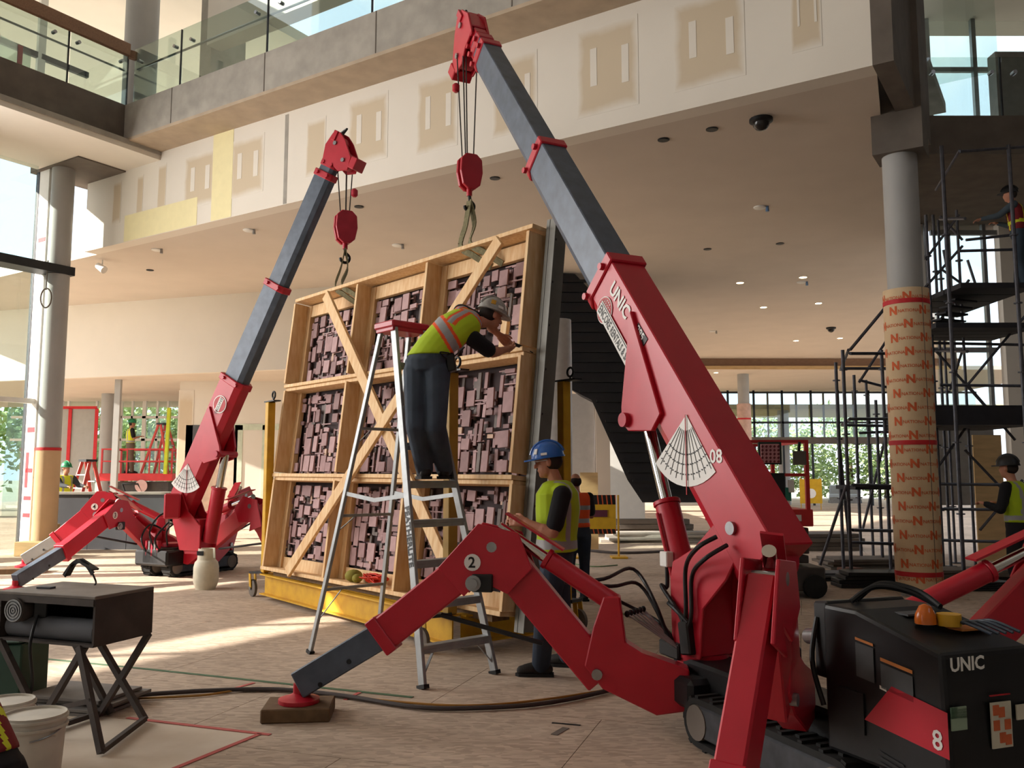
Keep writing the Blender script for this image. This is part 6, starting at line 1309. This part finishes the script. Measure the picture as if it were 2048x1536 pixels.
# short ladder-like frame stands near the column base and stacked material
rm = random.Random(9)
for k, (px, py, Y, sx, sy, sz, mt, lab) in enumerate(((1730, 1075, 15.2, 1.6, .8, .18, M_concd, 'dark stacked scaffold boards left of the wrapped column'), (1700, 1105, 13.5, 1.9, .5, .12, M_darkgrey, 'grey bundle of planks on floor behind the low scaffold'), (1745, 1120, 12.7, 1.0, .5, .22, M_black, 'black crate of fittings beside the wrapped column'), (1960, 1110, 13.3, 1.8, .6, .2, M_concd, 'dark pile of boards under the tall scaffold'), (1930, 1130, 12.4, 1.2, .4, .12, M_blackpl, 'low black boards right of the wrapped column'), (1640, 1050, 19, 1.6, 1.0, .35, M_concd, 'dark heap of materials by the far doorway'), (1330, 1030, 21, 3.0, .6, .25, M_conc, 'pale stacked boards at the foot of the stair'), (1300, 1015, 22, 2.2, .4, .5, M_concd, 'low grey pallet stack behind the yellow barrier'))):
    c = F(px, py+sz/Y*0); c = P(px, py, Y); c.z = 0; t = thing('material_stack', lab, 'stack', c)
    for q in range(4):
        m = MB(); m.box(c+V((rm.uniform(-.05, .05), rm.uniform(-.05, .05), sz*(q+.5)/4)), sx*rm.uniform(.85, 1), sy*rm.uniform(.8, 1), sz/4*.92, rm.uniform(-.08, .08)); m.build('layer', mt, t, bevel=.004)
for k, (px, py) in enumerate(((1700, 1148), (1693, 1146))):
    c = F(px, py); m = MB(); m.box(c+UP*.05+V((k*-.02, 0, .0)), .3, .25, .1, .2) if k == 0 else None
    if k == 0: m.build('brick_block', mat('reddish_block', '6b4438', .8), label='small reddish block on floor under the low scaffold leg', cat='block')
# ---- red scissor lift on the right
def rails(root, x0, x1, y0, y1, z0, z1, mt, r=.022):
    for x in (x0, x1):
        for y in (y0, y1): m = MB(); m.box(V((x, y, (z0+z1)/2)), .05, .05, z1-z0); m.build('guard_post', mt, root)
    for z in (z1-.02, (z0+z1)/2):
        for a, b in (((x0, y0), (x1, y0)), ((x0, y1), (x1, y1)), ((x0, y0), (x0, y1)), ((x1, y0), (x1, y1))): m = MB(); m.beam(V((*a, z)), V((*b, z)), .04, .04); m.build('guard_rail', mt, root)
YL = 11.5; x0, x1 = P(1466, 900, YL).x, P(1612, 900, YL).x; zt3 = P(1540, 880, YL).z; zp = P(1540, 1020, YL).z
li = thing('scissor_lift', 'red scissor lift with wire guard rails behind the right boom', 'lift', V(((x0+x1)/2, YL+.8, 0)))
rails(li, x0, x1, YL, YL+1.5, zp, zt3, M_redd)
m = MB(); m.box(V(((x0+x1)/2, YL+.75, zp-.1)), x1-x0+.1, 1.6, .22); m.build('platform', M_redd, li, bevel=.01)
m = MB(); m.box(V((x1-.15, YL-.06, zp-.1)), .08, .01, .08); m.build('platform_sticker', M_white2, li)
for q in range(4):
    z0_, z1_ = .42+q*.12, .42+(q+1)*.12; m = MB(); m.box(V(((x0+x1)/2+.08, YL+.75, (z0_+z1_)/2)), x1-x0-.08+.02*(q % 2), 1.2, .1); m.build('scissor_arm_stack', mat('dark_lift_steel', '47423f', .6, .2, var=.2), li, bevel=.01)
m = MB(); m.box(V(((x0+x1)/2+.15, YL+.75, .24)), x1-x0+.1, 1.5, .3); m.build('chassis', mat('dark_lift_steel', '47423f', .6, .2, var=.2), li, bevel=.02)
for sx in (x0+.2, x1+.05):
    for sy in (YL, YL+1.45): m = MB(); m.lathe(V((sx, sy, .15)), [(.12, -.06), (.15, -.05), (.15, .05), (.12, .06)], 18, (0, 1, 0)); m.build('wheel', M_rubber, li, smooth=True)
def lbox(px0, py0, px1, py1, Y, mt, name): a, b = P(px0, py0, Y), P(px1, py1, Y); m = MB(); m.box(V(((a.x+b.x)/2, Y, (a.z+b.z)/2)), b.x-a.x, .05, a.z-b.z); return m.build(name, mt, li, bevel=.004)
lbox(1516, 884, 1563, 929, YL-.05, mat('dark_green_frame', '243830', .6), 'sign_frame'); lbox(1521, 888, 1559, 926, YL-.09, mat('pink_print_sheet', 'c98e92', .7), 'sign_sheet')
for q in range(5):
    for r_ in range(5): a = P(1525+q*8, 893+r_*7.5, YL-.12); m = MB(); m.frame(a, V((.012, 0, .008)), V((0, .001, 0)), V((-.006, 0, .012))); m.build('sign_mark', mat('maroon_print2', '6b2730', .7), li)
lbox(1516, 946, 1570, 1000, YL-.05, M_blackpl, 'control_box'); lbox(1562, 975, 1582, 1002, YL-.04, mat('teal_box', '2c7a66', .6), 'teal_box'); lbox(1586, 902, 1612, 930, YL-.05, M_concd, 'joystick_box')
m = MB(); m.tube([P(1597, 905, YL-.05), P(1598, 895, YL-.05), P(1599, 884, YL-.05)], .02); m.build('joystick', M_blackpl, li)
lbox(1576, 960, 1588, 985, YL-.06, M_white2, 'paper_tag'); lbox(1535, 1000, 1580, 1018, YL-.04, M_white2, 'paper_label')
# stack of concrete blocks / dark crates right of the lift base
for k, (px, py, lab) in enumerate(((1590, 1150, 'lowest'), (1585, 1110, 'upper'))):
    pass
# ---- left scissor lift, ladders, barrier
YQ = 28.4; x0, x1 = P(205, 900, YQ).x, P(345, 900, YQ).x; zp = P(250, 948, YQ).z; zt3 = P(250, 897, YQ).z
li2 = thing('scissor_lift', 'long red scissor lift behind the low dark wall at left', 'lift', V(((x0+x1)/2, YQ+.7, 0)))
rails(li2, x0, x1, YQ, YQ+1.4, zp, zt3, M_redd, .02)
m = MB(); m.box(V(((x0+x1)/2, YQ+.7, zp-.1)), x1-x0+.1, 1.5, .24); m.build('platform', M_redd, li2, bevel=.01)
m = MB(); m.box(V(((x0+x1)/2, YQ+.7, zp-.5)), x1-x0-.3, 1.1, .5); m.build('scissor_pack', mat('dark_lift_steel', '47423f', .6, .2, var=.2), li2)
m = MB(); m.box(V(((x0+x1)/2, YQ+.7, .4)), x1-x0, 1.4, .5); m.build('chassis', M_darkgrey, li2, bevel=.02)
for px_ in (230, 255, 300, 320): vx = P(px_, 900, YQ).x; m = MB(); m.box(V((vx, YQ, (zp+zt3)/2)), .035, .035, zt3-zp); m.build('guard_post', M_redd, li2)
a = P(282, 972, YQ-.1); m = MB(); m.lathe(a, [(.2, 0), (.2, .02)], 18, (0, 1, 0)); m.build('round_emblem', mat('pink_emblem', 'd9b4b0', .7), li2)
for sx in (x0+.4, x1-.4):
    for sy in (YQ, YQ+1.4): m = MB(); m.lathe(V((sx, sy, .18)), [(.14, -.06), (.18, -.05), (.18, .05), (.14, .06)], 18, (0, 1, 0)); m.build('wheel', M_rubber, li2, smooth=True)
a, b = P(245, 968, YQ-.4), P(275, 985, YQ-.4)
m = MB(); m.tube([V((a.x, a.y, a.z)), V((b.x, a.y, a.z)), V((b.x+.15, a.y, b.z)), V((a.x+.1, a.y, b.z)), V((a.x, a.y, a.z))], .03, smooth=False); m.build('entry_step', M_blackpl, li2)
def aladder(base, face, H, w0, w1, splay, lab, mt, n=7):
    base = V(base); f = V(face).normalized(); s = f.cross(UP); t = thing('stepladder', lab, 'ladder', base, 'red stepladders')
    for sg, nm_ in ((1, 'front'), (-1, 'rear')):
        for q in (-1, 1): m = MB(); m.beam(base+f*sg*splay/2+s*q*w0/2, base+UP*H+f*sg*.05+s*q*w1/2, .03, .08, up=f); m.build('rail', mt, t)
        for i in range(n if sg == 1 else 3):
            u = (i+1)/(n+1) if sg == 1 else (i+1)/4; w_ = (w0+(w1-w0)*u); c = base+UP*H*u+f*sg*(splay/2*(1-u)+.05*u); m = MB(); m.beam(c-s*w_/2, c+s*w_/2, .07, .03); m.build('step' if sg == 1 else 'rear_brace', M_alu, t)
    m = MB(); m.box(base+UP*(H+.03), .3, .3, .06, math.atan2(s.y, s.x)); m.build('top_cap', M_blackpl, t)
M_redlad = mat('red_fibreglass', 'c8443a', .5, var=.08)
b = P(172, 1000, 21.5); b.z = 0; aladder(b, (-.5, -.86, 0), 1.9, .6, .3, 1.1, 'red fibreglass stepladder beside the left green-hat worker', M_redlad, 5)
zpl = P(320, 948, 29).z; b = V((P(322, 948, 29).x, 29.0, zpl+.02)); aladder(b, (.9, -.4, 0), 1.6, .55, .3, 1.2, 'red stepladder standing on the left scissor lift', M_redlad, 6)
c = P(330, 900, 28.2); m = MB(); m.beam(V((c.x, 28.3, zp)), V((c.x+.05, 28.3, P(330, 815, 28.2).z)), .1, .1); m.build('pole', mat('lime_pole', 'c9d42e', .6), label='lime yellow upright pole at the end of the left lift', cat='pole')
# yellow barrier with hazard stripes
a, b = P(1160, 990, 17), P(1232, 1075, 17)
br = thing('barrier', 'yellow fabric barrier with orange and black hazard stripes', 'barrier', V(((a.x+b.x)/2, 17, 0)))
zt4, zb4 = a.z, P(1160, 1068, 17).z; w4 = b.x-a.x
m = MB(); m.box(V(((a.x+b.x)/2, 17, (zt4+zb4)/2)), w4, .04, zt4-zb4); m.build('panel', mat('yellow_fabric', 'c99f22', .8, var=.1), br)
for zc, h_ in ((zt4-.09, .18), (zb4+.05, .09)):
    for q in range(8):
        x = a.x+w4*(q+.5)/8; m = MB(); m.add([V((x-.04+.02, 16.976, zc-h_/2)), V((x+.04, 16.976, zc-h_/2)), V((x+.02, 16.976, zc+h_/2)), V((x-.06+.02, 16.976, zc+h_/2))], [(0, 1, 2, 3)]); m.build('stripe', M_blk2, br)
    m = MB(); m.box(V(((a.x+b.x)/2, 16.984, zc)), w4, .01, h_); m.build('stripe_field', mat('orange_field', 'c8552a', .8), br)
m = MB(); m.box(V((a.x+.36, 16.97, (zt4+zb4)/2+.02)), .32, .01, .13); m.build('panel_label', mat('maroon_label', '5c2638', .7), br)
for s_ in (a.x, b.x+.05):
    pipe(br, V((s_, 17, 0)), V((s_, 17, zt4)), .02, M_yellow, 'upright'); m = MB(); m.box(V((s_, 17, .02)), .3, .4, .03); m.build('foot', M_yellow, br)
a = P(1622, 990, 40); t = thing('warning_sign', 'yellow warning sheet on a barrier by the far doorway', 'sign', V((a.x, 40, 0)))
m = MB(); m.box(V((a.x, 40, .85)), 1.0, .04, 1.1); m.build('panel', mat('yellow_fabric', 'c99f22', .8, var=.1), t); m = MB(); m.lathe(V((a.x, 39.97, .75)), [(.22, 0), (.22, .01)], 16, (0, -1, 0)); m.build('emblem', M_white2, t)
for q in (-.45, .45): pipe(t, V((a.x+q, 40.03, 0)), V((a.x+q, 40.03, 1.45)), .02, M_yellow, 'upright')
# light board leaning behind the barrier, far cars
a, b = P(1160, 945, 19), P(1196, 990, 19); m = MB(); m.box(V(((a.x+b.x)/2, 19, a.z/2)), b.x-a.x, .03, a.z); m.build('plywood_sheet', M_ply, label='pale plywood sheet standing behind the yellow barrier', cat='plywood')
def car(c, lab, mt, rz=0):
    c = V(c); t = thing('car', lab, 'car', c); ca, sa = math.cos(rz), math.sin(rz); x, y = V((ca, sa, 0)), V((-sa, ca, 0))
    prof = [(-2.2, .35), (-2.2, .8), (-1.9, .95), (-1.2, 1.0), (-.6, 1.45), (.9, 1.5), (1.6, 1.05), (2.1, .95), (2.2, .6), (2.2, .35)]
    m = MB(); m.prism(prof, c, x, UP, 1.7); m.build('body', mt, t, bevel=.06, seg=2)
    m = MB(); m.prism([(-1.05, 1.02), (-.55, 1.4), (.85, 1.44), (1.4, 1.06)], c, x, UP, 1.74); m.build('window_band', M_blackpl, t)
    for sx in (-1.35, 1.35):
        for sy in (-.8, .8): m = MB(); m.lathe(c+x*sx+y*sy+UP*.33, [(.2, -.1), (.33, -.09), (.33, .09), (.2, .1)], 18, y); m.build('wheel', M_rubber, t, smooth=True)
c = P(1690, 985, 52); c.z = -.5; car(c, 'silver car parked outside the far doorway', M_alu, 1.2)
c = P(1900, 960, 26); c.z = 0
# yellow caution and stands at the far right windows
a, b = P(1875, 900, 19), P(1900, 985, 19)
